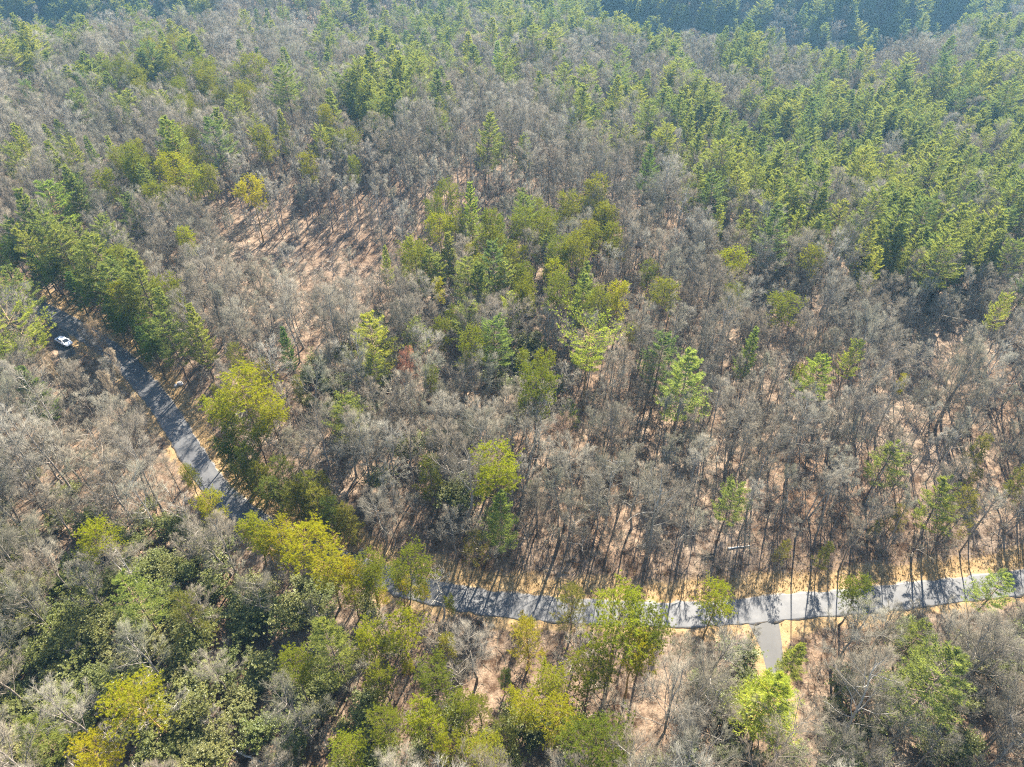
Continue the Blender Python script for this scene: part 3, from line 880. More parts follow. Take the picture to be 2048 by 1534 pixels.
# -- bare landmarks
plant('bare', 235, 675, 11, "grey fan shaped bare tree hiding the shaded road", 0.9, 4, (1.15, 1.0, 0.85))
plant('bare', 75, 700, 12, "brown bare tree below the old flat crowned pine", 0.9, 1, (1.2, 1.0, 0.8))
plant('bare', 205, 740, 13, "upswept pale bare tree beside the first visible bend of road", 0.9, 4, (1.2, 1.1, 1.0))
for a, b, hh, ww, w_ in [(158, 655, 12, 0.9, "first"), (285, 700, 9, 0.8, "last"), (140, 735, 12, 1.0, "second"), (262, 790, 10, 0.9, "fifth"), (225, 800, 12, 1.0, "fourth"), (180, 790, 13, 1.0, "third")]:
    plant('bare', a, b, hh, w_ + " tree down the slope in the row of bare trees left of the upper road", ww, None)
for k, (a, b, hh, kd, ww, w_) in enumerate([(930, 1400, 12, 'yp', 1.2, "round"), (840, 1420, 13, 'yp', 1.2, "tall"), (765, 1440, 12, 'yp', 1.2, "wide"), (1050, 1395, 12, 'yp', 1.15, "dull"), (1240, 1480, 12, 'yp', 1.1, "ragged"),
        (1105, 1345, 12, 'yp', 1.1, "upright"), (1190, 1455, 12, 'yp', 1.0, "bushy"), (700, 1490, 11, 'yp', 1.1, "loose"), (1010, 1450, 10, 'sp', 1.3, "soft"), (890, 1275, 9, 'sp', 1.2, "wispy"), (960, 1390, 9, 'sp', 1.2, "feathered")]):
    plant(kd, a, b, hh, w_ + (" green pine" if kd == 'yp' else " olive scrub pine") + " in the evergreen belt below the road", ww, None, BRT if k % 2 else None)
plant('lau', 1815, 1250, 2.4, "pale silvery shrub on the lower verge at the road's right part", 1.2, 1, (1.7, 1.6, 2.6))
plant('snag', 880, 1160, 10, "white limbed bare snag at the road's near edge", 0.9, 0, (1.7, 1.7, 1.7))
plant('bare', 808, 700, 14, "bare tree with rusty red twigs in the middle woods", 0.8, 1, (1.5, 0.75, 0.6))
plant('bare', 180, 640, 15, "tan bare tree with a fan of fine twigs beside the parked car", 1.05, 4, (1.25, 1.05, 0.85))
plant('bare', 880, 855, 16, "wide grey domed bare tree below the dark gap", 1.3, 0)
plant('bare', 1410, 880, 14, "pale grey domed bare tree alone on the right slope", 1.0, 3, (1.2, 1.2, 1.2))
plant('bare', 1790, 1290, 13, "leaning grey bare tree with long combed twigs below the road", 1.1, 4, None, (0.1, 0.3))
plant('bare', 1130, 835, 13, "reddish brown domed bare tree right of the dark gap", 1.0, 1, (1.2, 0.9, 0.8))
plant('bare', 580, 860, 11, "pale fuzzy bare tree right of the big broad green pine", 1.0, 3, (1.25, 1.15, 1.05))
plant('bare', 160, 855, 17, "big pale bare tree with long white limbs left of the road", 1.15, 2, (1.3, 1.25, 1.2), (0.0, -0.12))
plant('snag', 790, 760, 14, "bare white snag with crooked limbs in the middle woods", 0.9, 1, (1.5, 1.5, 1.45))

for t in things:                      # no trunk on the asphalt
    q = np.array([t['x'], t['y']])
    k = int(((ROAD - q) ** 2).sum(1).argmin())
    v = q - ROAD[k]
    if np.linalg.norm(v) < 3.7:
        q = ROAD[k] + v / np.linalg.norm(v) * 3.8
        t['x'], t['y'] = float(q[0]), float(q[1])

# -- pine and shrub cover over the woods, given as soft patches (photo pixels of the crown): cx, cy, rx, ry, share of trees, kinds
PATCH = [
    (150, 130, 120, 55, .75, 'wp'), (330, 110, 75, 50, .45, 'wp'), (40, 80, 70, 50, .5, 'wp'), (330, 160, 120, 60, .35, 'yp'),
    (450, 175, 110, 35, .35, 'yp'), (690, 95, 60, 60, .4, 'wp'), (835, 130, 125, 75, .85, 'wp'), (740, 195, 95, 70, .75, 'wp'),
    (960, 30, 150, 45, .45, 'wp'), (1130, 60, 130, 80, .4, 'wp'), (900, 20, 250, 60, .4, 'wp'), (620, 15, 150, 30, .3, 'wp'), (1310, 65, 75, 50, .7, 'wp'),
    (1490, 110, 90, 60, .6, 'wp'), (1330, 175, 90, 50, .6, 'wp'), (1220, 240, 80, 60, .5, 'wp'), (1110, 210, 70, 50, .3, 'wp'), (1680, 120, 50, 50, .4, 'wp'),
    (1400, 250, 150, 80, .8, 'wp'), (1560, 280, 190, 110, .8, 'wp'), (1760, 260, 190, 110, .9, 'wp'), (1920, 260, 180, 140, .9, 'wp'),
    (1950, 420, 170, 100, .8, 'wp'), (1720, 400, 200, 100, .85, 'wp'), (1480, 370, 120, 80, .7, 'wp'), (1850, 480, 130, 60, .7, 'wp'), (1620, 200, 90, 60, .5, 'wp'),
    (2000, 80, 80, 80, .75, 'wp'), (2020, 160, 60, 60, .6, 'wp'),
    (930, 480, 160, 75, .6, 'yp'), (1000, 510, 190, 90, .4, 'wp'), (1120, 560, 110, 70, .6, 'yp'), (1200, 610, 70, 60, .4, 'yp'), (830, 520, 90, 60, .4, 'wp'), (1180, 450, 120, 70, .35, 'yp'),
    (90, 540, 130, 60, .9, 'wp'), (200, 580, 110, 60, .95, 'yp'), (290, 640, 80, 70, 1., 'yp'), (340, 680, 50, 60, 1., 'wp'), (40, 500, 100, 60, .6, 'wp'), (170, 520, 120, 60, .6, 'wp'),
    (330, 350, 140, 60, .5, 'yp'), (100, 400, 110, 100, .25, 'wp'), (600, 250, 300, 60, .06, 'yp'), (800, 290, 200, 60, .12, 'wp'), (1010, 330, 130, 70, .2, 'wp'),
    (850, 1440, 220, 110, .6, 'yp'), (1180, 1440, 140, 110, .5, 'yp'), (1060, 1300, 120, 60, .2, 'sp'), (450, 1400, 250, 120, .08, 'yp'), (1020, 1450, 100, 60, .3, 'sp'),
    (600, 1000, 130, 60, .7, 'sp'), (760, 1150, 80, 50, .5, 'yp'), (480, 730, 100, 60, .5, 'sp'), (920, 1080, 60, 60, .3, 'sp'),
    (1600, 1080, 200, 60, .15, 'sp'), (1900, 1050, 150, 90, .2, 'sp'), (1990, 930, 80, 70, .35, 'sp'), (1640, 1330, 60, 60, .3, 'sp'),
    (700, 40, 900, 120, .10, 'wp'), (1500, 60, 600, 60, .12, 'wp'), (300, 300, 400, 150, .10, 'wp'), (1300, 650, 500, 200, .035, 'yp'), (1024, 200, 1100, 100, .08, 'wp'),
    (250, 1100, 250, 120, .06, 'sp'), (200, 1290, 240, 150, .24, 'sp'), (450, 1420, 250, 110, .15, 'sp'), (1100, 650, 300, 120, .08, 'wp'),
]
LAUREL = [(330, 1330, 380, 250, .82), (450, 1210, 280, 120, .55), (60, 1250, 150, 250, .6), (800, 1500, 260, 80, .5), (1450, 1440, 180, 120, .45), (1800, 1440, 260, 120, .4),
          (1980, 1330, 140, 120, .35), (120, 1080, 150, 110, .2), (730, 760, 120, 90, .3), (1030, 760, 70, 90, .35), (860, 960, 160, 80, .15), (290, 720, 60, 40, .5), (1060, 1500, 120, 60, .4)]
# ground that shows bare: fewer trees stand there (photo pixels of the tree foot): cx, cy, rx, ry, share left out
OPEN = [(690, 430, 160, 45, .72), (520, 420, 110, 45, .6), (950, 400, 100, 45, .6), (700, 510, 150, 45, .85), (1000, 1160, 420, 35, .75), (1700, 1140, 330, 25, .6), (1240, 1420, 60, 160, .6), (1290, 1460, 50, 120, .7), (1000, 1330, 40, 90, .7),
        (560, 1300, 70, 60, .8), (430, 830, 45, 50, .9), (1900, 720, 80, 60, .4), (1850, 1010, 160, 80, .3), (430, 1110, 60, 50, .4), (1530, 1300, 70, 80, .8),
        (130, 690, 40, 45, 1.0), (90, 640, 50, 30, .9), (330, 820, 30, 60, .5), (620, 1220, 80, 30, .6)]
OPEN_TREES = [(380, 1330, 340, 220, .68), (480, 1200, 200, 80, .5)]
POLES = [(1700, 900, 420, 330, .85), (1300, 800, 220, 200, .5), (700, 380, 220, 90, .95), (1250, 1100, 500, 90, .7), (1400, 330, 120, 60, .5), (1100, 400, 200, 90, .5), (1150, 620, 180, 90, .4), (1900, 700, 200, 200, .6)]

def soft(P, cx, cy, rx, ry):
    q = ((P[0] - cx) / rx) ** 2 + ((P[1] - cy) / ry) ** 2
    return np.clip(1.35 - 0.75 * q, 0, 1)

def scatter(sp_near, sp_far, y0, y1, seed):
    """a jittered lattice of places over the woods"""
    r = np.random.default_rng(seed)
    out = []
    y = y0
    while y < y1:
        s = sp_near + (sp_far - sp_near) * float(sstep(90, 420, y))
        half = 0.80 * y + 55
        xs = np.arange(-half, half, s)
        out.append(np.column_stack([xs + r.uniform(-0.46, 0.46, len(xs)) * s, y + r.uniform(-0.46, 0.46, len(xs)) * s]))
        y += s
    return np.vstack(out)

def clear_of(P, clear_road):
    ok = (line_dist(P[:, 0], P[:, 1], ROAD) > clear_road) & (line_dist(P[:, 0], P[:, 1], DRIVE) > 3.2) & (line_dist(P[:, 0], P[:, 1], LANE) > 3.0)
    return ok

pool = []   # (kind, x, y, z, h, w, proto, rot)
def add_pool(kind, P, Z, h, w):
    n = len(P)
    k = len(KINDS[kind][3])
    for a, z, hh, ww, q, ro in zip(P, Z, h, w, rng.integers(0, k, n), rng.uniform(0, 6.28, n)):
        pool.append((kind, a[0], a[1], z, hh, ww, int(q), ro))

P = scatter(4.5, 5.5, 22, 690, 1)
P = P[clear_of(P, 5.0)]
occ = np.array(OCC)
D2 = np.min(np.hypot(P[:, 0:1] - occ[:, 0][None], P[:, 1:2] - occ[:, 1][None]) - occ[:, 2][None], axis=1)
P = P[D2 > 0.6]
Z = terrain(P[:, 0], P[:, 1])
foot = project(np.column_stack([P, Z]))
P, Z = P, Z
u = rng.uniform(0, 1, len(P))
thin = np.zeros(len(P))
for cx, cyy, rx, ry, s in OPEN:
    thin = np.maximum(thin, s * soft(foot, cx, cyy, rx, ry))
for cx, cyy, rx, ry, s in OPEN_TREES:
    thin = np.maximum(thin, s * soft(foot, cx, cyy, rx, ry))
keep = u > thin
P, Z = P[keep], Z[keep]
foot = tuple(f[keep] for f in foot)
mid = project(np.column_stack([P, Z + 12]))
far_hill = (P[:, 1] > 440) & (valley_mask(P[:, 0], P[:, 1]) > 0.3)
kinds = np.full(len(P), 'bare', dtype=object)
u = rng.uniform(0, 1, len(P))
pp = np.zeros(len(P))
for cx, cyy, rx, ry, s in POLES:
    pp = np.maximum(pp, s * soft(mid, cx, cyy, rx, ry))
kinds[u < pp] = 'pole'
STRIPE = np.where(P[:, 1] > 165, 0.25 + 0.85 * sstep(-0.3, 0.08, wob(P[:, 0] * 1.3 + 0.3 * P[:, 1], P[:, 1], 48, 21)), 1.0)
for cx, cyy, rx, ry, s, kd in PATCH:
    q = s * np.clip(1.6 - 1.25 * (((mid[0] - cx) / rx) ** 2 + ((mid[1] - cyy) / ry) ** 2), 0, 1)
    if kd == 'wp':
        q = q * STRIPE
    hit = rng.uniform(0, 1, len(P)) < q
    kinds[hit] = kd
u = rng.uniform(0, 1, len(P))
kinds[far_hill & (u < 0.62)] = 'wp'
kinds[(u < 0.02)] = 'wp'
u = rng.uniform(0, 1, len(P))
drop = np.isin(kinds, ['wp', 'yp']) & (u < 0.22) & (P[:, 1] > 150)
kinds[drop & (u < 0.12)] = 'bare'
kinds[drop & (u >= 0.12)] = 'none'
HT = {'bare': (14.5, 3.6), 'pole': (13.5, 2.0), 'wp': (17.5, 3.0), 'yp': (15.5, 2.2), 'sp': (9, 2.0)}
for kd, (hm, hs) in HT.items():
    s = kinds == kd
    n = int(s.sum())
    h = np.clip(rng.normal(hm, hs, n), hm * 0.5, hm * 1.4)
    if kd == 'wp':
        h = h * np.where(P[s][:, 1] > 450, 1.2, 1.0)
    add_pool(kd, P[s], Z[s], h, rng.uniform(0.85, 1.15, n) * (1 + 0.22 * sstep(180, 300, P[s][:, 1])))

# the clearing: close-set bare poles with high small crowns on open litter
P = scatter(4.0, 4.6, 150, 300, 6)
Z = terrain(P[:, 0], P[:, 1])
foot = project(np.column_stack([P, Z]))
q = np.maximum(np.maximum(soft(foot, 690, 425, 175, 50), soft(foot, 540, 415, 120, 45)), soft(foot, 930, 400, 110, 45))
s = rng.uniform(0, 1, len(P)) < 0.85 * q
n = int(s.sum())
for a, z in zip(P[s], Z[s]):
    pool.append(('pole', a[0], a[1], z, float(np.clip(rng.normal(15, 1.5), 11, 19)), 1.0, int(rng.integers(3, 5)), float(rng.uniform(0, 6.28))))

# places the photograph shows free of near branches (a patch of road, the car): trees standing in the way are left out
WINDOWS = [(130, 684, 22), (285, 765, 24), (325, 815, 30), (360, 880, 26), (400, 940, 24), (440, 995, 15), (540, 1065, 15), (985, 1215, 26), (1050, 1218, 24),
           (1310, 1228, 18), (1345, 1230, 18), (1500, 1215, 30), (1560, 1210, 30), (1620, 1205, 25), (1830, 1185, 25), (1900, 1178, 30), (1960, 1170, 20), (1538, 1290, 16), (724, 1108, 16), (848, 1137, 18), (1415, 1113, 12), (490, 1505, 22), (358, 768, 10), (600, 430, 30), (650, 415, 36), (720, 410, 40), (790, 425, 40), (700, 455, 36), (560, 400, 25), (560, 455, 34), (620, 470, 36), (680, 480, 30), (760, 470, 30), (500, 420, 28), (830, 450, 30), (600, 390, 28), (870, 410, 34), (930, 400, 30), (985, 395, 25), (560, 500, 30), (640, 515, 30), (480, 475, 26), (720, 515, 26)]
for t in things:                      # and each marked pine keeps the front of its crown clear
    if t['kind'] in ('wp', 'yp', 'wpf') and t['y'] < 215:
        zz = float(terrain(np.array([t['x']]), np.array([t['y']]))[0])
        a_, b_, c_ = (float(v) for v in project(np.array([t['x'], t['y'], zz + 0.72 * t['h']])))
        WINDOWS.append((a_, b_, 0.11 * t['h'] * t['w'] * FPX / c_, c_ - 2.5))
CROWN = {'bare': 0.30, 'pole': 0.18, 'wp': 0.2, 'yp': 0.22, 'sp': 0.25}

def blocks(kind, x, y, z, h, w):
    fx, fy, fd = (float(v) for v in project(np.array([x, y, z])))
    tx, ty, td = (float(v) for v in project(np.array([x, y, z + h])))
    for cx, cyy, rr, *_ in WINDOWS:
        if fd > WDEP[(cx, cyy)] + 1 or (len(_) == 0 and cyy < 500 and kind in ('pole', 'yp')):
            continue
        for q in np.linspace(0.0, 1.0, 6):
            d = fd + (td - fd) * q
            rad = FPX / d * (0.2 if q < 0.35 else CROWN.get(kind, 0.2) * h * w * (1.0 if q < 0.9 else 0.4))
            if math.hypot(fx + (tx - fx) * q - cx, fy + (ty - fy) * q - cyy) < 0.85 * rr + (0.9 if (cyy < 530 and not _) else 0.55 if kind in ('bare', 'pole') else 0.8) * rad:
                return True
    return False
WDEP = {}
for cx, cyy, rr, *dd_ in WINDOWS:
    if dd_:
        WDEP[(cx, cyy)] = dd_[0]
        continue
    gx_, gy_ = march(cx, cyy)
    WDEP[(cx, cyy)] = float(project(np.array([gx_, gy_, float(terrain(np.array([gx_]), np.array([gy_]))[0])]))[2])
kept = []
for p in pool:
    if p[2] > 215:
        kept.append(p)
        continue
    for f in (1.0, 0.75, 0.55, 0.4):          # only a smaller tree fits there
        if not blocks(p[0], p[1], p[2], p[3], p[4] * f, p[5]):
            kept.append((*p[:4], p[4] * f, *p[5:]))
            break
pool = kept

# understorey
P = scatter(2.7, 4.0, 20, 330, 2)
P = P[clear_of(P, 6.0)]
Z = terrain(P[:, 0], P[:, 1])
foot = project(np.column_stack([P, Z]))
q = np.zeros(len(P))
for cx, cyy, rx, ry, s in LAUREL:
    q = np.maximum(q, s * soft(foot, cx, cyy, rx, ry))
u = rng.uniform(0, 1, len(P))
lau = u < q
thin = np.zeros(len(P))
for cx, cyy, rx, ry, s in OPEN:
    thin = np.maximum(thin, min(1, s * 1.3) * soft(foot, cx, cyy, rx, ry))
u2 = rng.uniform(0, 1, len(P))
lau &= u2 > 0.7 * thin
sap = ~lau & (rng.uniform(0, 1, len(P)) < 0.9) & (u2 > thin)
n = int(lau.sum())
add_pool('lau', P[lau], Z[lau], np.clip(rng.normal(3.4, 0.8, n), 1.8, 5.5), rng.uniform(0.9, 1.3, n))
n = int(sap.sum())
add_pool('sap', P[sap], Z[sap], np.clip(rng.gamma(4.0, 1.05, n), 1.4, 9), rng.uniform(0.9, 1.5, n))

# ------------------------------------------------------------------ which of them stand as things of their own: the 300 of a kind that show largest
LIMIT = {'bare_tree': 300, 'white_pine': 290, 'yellow_pine': 290, 'scrub_pine': 200, 'bare_sapling': 200, 'laurel_shrub': 240}
taken = {}
for t in things:
    nm = KINDS[t['kind']][0]
    taken[nm] = taken.get(nm, 0) + 1
A = np.array([(p[1], p[2], p[3] + 0.6 * p[4]) for p in pool])
px, py, dep = project(A)
hts = np.array([p[4] for p in pool])
size = hts / dep
vis = (px > -20) & (px < PW + 20) & (py > -10) & (py < PH + 30)
order = np.argsort(-(size * vis))
mass = {}
for k in order:
    kd, x, y, z, h, w, q, ro = pool[k]
    nm = KINDS[kd][0]
    if vis[k] and taken.get(nm, 0) < LIMIT[nm]:
        taken[nm] = taken.get(nm, 0) + 1
        things.append(dict(kind=kd, x=x, y=y, h=h, w=w, rot=ro, lean=tuple(rng.normal(0, 0.035, 2)), proto=q, label=None, tint=None, mark=False))
    else:
        mass.setdefault(nm, []).append(pool[k])

# ------------------------------------------------------------------ labels by look and by neighbour
marks = [t for t in things if t['mark']]
for t in things:
    z = float(terrain(np.array([t['x']]), np.array([t['y']]))[0])
    t['z'] = z
    a, b, c = project(np.array([t['x'], t['y'], z + 0.65 * t['h']]))
    t['p'] = (float(a), float(b), float(c))
SHORT = {}
for t in marks:
    SHORT[id(t)] = t['label']
LOOK = {'bare': ["wide branching bare tree", "upswept bare tree", "open flat limbed bare tree", "low forking bare tree", "narrow broom shaped bare tree", "crooked high branched bare tree", "sparse high bare tree", "gnarled wide bare tree"],
        'pole': ["slender bare pole tree", "thin wavy bare pole tree", "straight bare pole tree", "tall clean pole tree", "tall narrow pole tree"], 'snag': ["crooked bare snag", "bent bare snag"],
        'wp': ["full tiered white pine", "open tiered white pine", "slim cone white pine", "high crowned white pine"], 'wpf': ["flat crowned white pine"],
        'yp': ["round crowned yellow pine", "long crowned yellow pine", "high topped yellow pine", "small crowned yellow pine"],
        'sp': ["olive scrub pine", "loose olive scrub pine"], 'sap': ["twiggy bare sapling", "thin upright bare sapling"], 'lau': ["green laurel shrub", "spreading laurel shrub"]}
CAT = {'bare': 'bare tree', 'pole': 'bare tree', 'snag': 'bare tree', 'wp': 'pine tree', 'wpf': 'pine tree', 'yp': 'pine tree', 'sp': 'scrub pine', 'sap': 'sapling', 'lau': 'shrub'}
GROUP = {'bare_tree': 'leafless hardwoods of the winter forest', 'white_pine': 'white pines scattered through the forest', 'yellow_pine': 'yellow green pines of the forest',
         'scrub_pine': 'olive scrub pines by the road', 'bare_sapling': 'bare saplings under the trees', 'laurel_shrub': 'evergreen laurels of the understorey'}
NICK = [("tallest yellow green pine with", "tallest cluster crowned pine"), ("round topped bright pine with", "twin trunk round pine"), ("flat topped yellow pine above", "flat topped yellow pine"),
        ("brightest yellow pine of the row", "brightest roadside yellow pine"), ("yellow pine at the lower end", "lowest roadside row pine"), ("round green pine standing alone", "lone roadside round pine"),
        ("leaning green pine crown", "leaning roadside pine"), ("golden topped pine", "golden topped pine"), ("big broad green pine", "big broad bend pine"), ("small ball shaped", "ball shaped pine"),
        ("three stemmed", "three stemmed pine"), ("tiny golden", "tiny golden pine"), ("broad bright pine just under", "broad bright slope pine"), ("brightest golden pine on", "golden clearing pine"),
        ("tall two tiered", "two tiered clearing pine"), ("bright two part", "two part pine"), ("large feathery", "feathery driveway pine"), ("pale feathery white pine at the right", "pale road end pine"),
        ("green white pine in the bottom", "corner white pine"), ("tall soft white", "tall soft white pine"), ("feathery pale", "feathery pale pine"), ("flat crowned white", "flat crowned pine"),
        ("tall cone shaped light", "tall light cone pine"), ("short cone", "short cone pine"), ("plumed round", "plumed round pine"), ("tall narrow pale", "tall narrow pine"), ("dark slim white", "dark slim pine"),
        ("dark white pine with bare", "dark edge pine"), ("broad dark pyramid", "broad dark pyramid pine"), ("large tiered white", "large tiered left pine"), ("old flat crowned", "old flat crowned pine"),
        ("lone silvery", "lone silvery pine"), ("dark separate", "dark separate pine"), ("pale round topped", "pale ridge pine"), ("cone shaped white pine hanging", "hanging cone pine"), ("soft olive scrub", "soft olive pine"),
        ("broad olive scrub", "broad olive pine"), ("white limbed bare", "white limbed snag"), ("bare tree with rusty", "rusty twigged tree"), ("wide grey domed", "wide grey dome tree"),
        ("pale grey domed", "pale domed slope tree"), ("leaning grey bare", "leaning combed tree"), ("big pale bare", "big pale left tree"), ("tan bare tree", "tan tree by the car"), ("dense blue green", "blue green white pine"),
        ("reddish brown domed", "reddish domed tree"), ("thin yellowish", "thin yellowish pine"), ("bright yellow pine with ragged", "ragged yellow pine"), ("yellow pine crown at the bottom", "corner yellow pine")]
anchors = []
for t in marks:
    for a, b in NICK:
        if t['label'].startswith(a):
            anchors.append((t['p'], b))
AP = np.array([(a[0], a[1]) for a, _ in anchors])

def where(t):
    d = np.hypot(AP[:, 0] - t['p'][0], AP[:, 1] - t['p'][1])
    k = int(d.argmin())
    dx, dy = t['p'][0] - AP[k, 0], t['p'][1] - AP[k, 1]
    ang = math.degrees(math.atan2(-dy, dx)) % 360
    word = ["right of", "behind-right of", "behind", "behind-left of", "left of", "before-left of", "before", "before-right of"][int(((ang + 22.5) % 360) // 45)]
    rel = d[k]
    far = "close " if rel < 70 else ("" if rel < 150 else "well ")
    return f"{far}{word} the {anchors[k][1]}"

ORD = ["first", "second", "third", "fourth", "fifth", "sixth", "seventh", "eighth", "ninth", "tenth", "eleventh", "twelfth", "thirteenth", "fourteenth", "fifteenth", "sixteenth",
       "seventeenth", "eighteenth", "nineteenth", "twentieth"]
buckets = {}
for t in things:
    if t['mark']:
        continue
    nm = KINDS[t['kind']][0]
    rel_h = t['h'] / {**{k: v[0] for k, v in HT.items()}, 'snag': 12, 'wpf': 20, 'sap': 5.5, 'lau': 2.9}[t['kind']]
    size_w = "tall " if rel_h > 1.12 else ("short " if rel_h < 0.88 else "")
    if t['kind'] in ('lau',):
        size_w = {"tall ": "big ", "short ": "low ", "": ""}[size_w]
    lab = f"{size_w}{LOOK[t['kind']][t['proto']]} {where(t)}"
    buckets.setdefault(lab, []).append(t)
for lab, ts in buckets.items():
    if len(ts) == 1:
        ts[0]['label'] = lab
        continue
    ts.sort(key=lambda t: t['p'][0])
    for k, t in enumerate(ts):
        t['label'] = lab + (", leftmost" if k == 0 else ", rightmost" if k == len(ts) - 1 else f", {ORD[min(k, 19)]} from left")

# ------------------------------------------------------------------ build the individuals
proto_objs = {}
for t in things:
    name, parts, nom, pairs = KINDS[t['kind']]
    root = bpy.data.objects.new(name, None)
    COL.objects.link(root)
    root.empty_display_size = 0.5
    root.location = (t['x'], t['y'], t['z'] - 0.12)
    root.rotation_euler = (t['lean'][0], t['lean'][1], t['rot']) if t['kind'] != 'lau' else (0, 0, t['rot'])
    s = t['h'] / nom
    root.scale = (s * t['w'], s * t['w'], s)
    tag(root, t['label'], CAT[t['kind']], GROUP[name])
    for pn, me in zip(parts, pairs[t['proto']]):
        c = bpy.data.objects.new(pn, me)
        COL.objects.link(c)
        c.parent = root
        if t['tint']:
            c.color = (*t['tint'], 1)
    if not t['tint'] and (t['kind'], t['proto']) not in proto_objs:
        proto_objs[(t['kind'], t['proto'])] = list(root.children)
bpy.context.view_layer.update()

# ------------------------------------------------------------------ the rest of each kind: one object each
STUFF = {'bare_tree': ("bare_forest", "grey leafless forest covering the slopes behind"), 'white_pine': ("white_pine_forest", "white pine forest on the far slopes"),
         'yellow_pine': ("yellow_pine_forest", "yellow green pines deeper in the forest"), 'scrub_pine': ("scrub_pine_undergrowth", "olive scrub pines deeper in the forest"),
         'bare_sapling': ("sapling_undergrowth", "bare sapling undergrowth beneath the trees"), 'laurel_shrub': ("laurel_undergrowth", "evergreen laurel undergrowth beneath the trees")}

def scatter_stuff(name, label, items, sources):
    """one object: a point per tree, the trees set on the points"""
    keys = sorted({(i[0], i[6]) for i in items if (i[0], i[6]) in sources})
    items = [i for i in items if (i[0], i[6]) in sources]
    idx = {k: n for n, k in enumerate(keys)}
    me = bpy.data.meshes.new(name)
    me.vertices.add(len(items))
    co = np.array([(i[1], i[2], i[3] - 0.12) for i in items], np.float32)
    me.vertices.foreach_set('co', co.ravel())
    r = np.random.default_rng(77)
    rot = np.column_stack([r.normal(0, 0.035, (len(items), 2)), [i[7] for i in items]]).astype(np.float32)
    scl = np.array([(i[4] / KINDS[i[0]][2] * i[5],) * 2 + (i[4] / KINDS[i[0]][2],) for i in items], np.float32)
    for an, ty, dat, f in (("rot", 'FLOAT_VECTOR', rot, 'vector'), ("scl", 'FLOAT_VECTOR', scl, 'vector'), ("which", 'INT', np.array([idx[(i[0], i[6])] for i in items], np.int32), 'value')):
        a = me.attributes.new(an, ty, 'POINT')
        a.data.foreach_set(f, dat.ravel())
    o = tag(obj(name, me), label, kind='stuff')
    ng = bpy.data.node_groups.new(name, 'GeometryNodeTree')
    ng.interface.new_socket("Geometry", in_out='INPUT', socket_type='NodeSocketGeometry')
    ng.interface.new_socket("Geometry", in_out='OUTPUT', socket_type='NodeSocketGeometry')
    gi, go = ng.nodes.new("NodeGroupInput"), ng.nodes.new("NodeGroupOutput")
    out = ng.nodes.new("GeometryNodeJoinGeometry")
    def attr(n, ty):
        a = ng.nodes.new("GeometryNodeInputNamedAttribute")
        a.data_type = ty
        a.inputs['Name'].default_value = n
        return a.outputs['Attribute']
    ra, sa, wa = attr("rot", 'FLOAT_VECTOR'), attr("scl", 'FLOAT_VECTOR'), attr("which", 'INT')
    for k, n in idx.items():
        jn = ng.nodes.new("GeometryNodeJoinGeometry")
        for ob in sources[k]:
            inf = ng.nodes.new("GeometryNodeObjectInfo")
            inf.transform_space = 'ORIGINAL'
            inf.inputs['Object'].default_value = ob
            inf.inputs['As Instance'].default_value = True
            ng.links.new(inf.outputs['Geometry'], jn.inputs[0])
        cmp = ng.nodes.new("FunctionNodeCompare")
        cmp.data_type = 'INT'
        cmp.operation = 'EQUAL'
        ng.links.new(wa, cmp.inputs[2])
        cmp.inputs[3].default_value = n
        ip = ng.nodes.new("GeometryNodeInstanceOnPoints")
        ng.links.new(gi.outputs[0], ip.inputs['Points'])
        ng.links.new(cmp.outputs['Result'], ip.inputs['Selection'])
        ng.links.new(jn.outputs[0], ip.inputs['Instance'])
        ng.links.new(ra, ip.inputs['Rotation'])
        ng.links.new(sa, ip.inputs['Scale'])
        ng.links.new(ip.outputs[0], out.inputs[0])
    ng.links.new(out.outputs[0], go.inputs[0])
    md = o.modifiers.new("scatter", 'NODES')
    md.node_group = ng
    return o

for nm, items in mass.items():
    sname, slabel = STUFF[nm]
    scatter_stuff(sname, slabel, items, proto_objs)

# ------------------------------------------------------------------ straw grass on the verges: one object
def straw():
    r = np.random.default_rng(8)
    n = 9000
    k = r.integers(0, len(ROAD), n)
    T = nrm(np.gradient(ROAD, axis=0))[k]
    off = np.where(r.random(n) < 0.85, 1, -1) * r.gamma(2.0, 1.1, n)
    off = np.sign(off) * (np.abs(off) + ROAD_W / 2 + 0.1)
    p = ROAD[k] + np.column_stack([-T[:, 1], T[:, 0]]) * off[:, None] + r.uniform(-.6, .6, (n, 2))
    ok = (np.abs(p[:, 0]) < 110) & (p[:, 1] < 170) & (line_dist(p[:, 0], p[:, 1], ROAD) > ROAD_W / 2 + 0.05) & (line_dist(p[:, 0], p[:, 1], DRIVE) > DRIVE_W / 2 + 0.3) & (line_dist(p[:, 0], p[:, 1], LANE) > 1.9)
    p = p[ok]
    C = np.column_stack([p, terrain(p[:, 0], p[:, 1]) - 0.01])
    return blades(C, np.tile([0, 0, 1.0], (len(C), 1)), 7, 0.32, 0.07, 0.55, r)
tag(obj("verge_grass", tri_mesh("verge_grass", *straw(), M_STRAW)), "dry straw coloured grass along the road verges", kind='stuff')

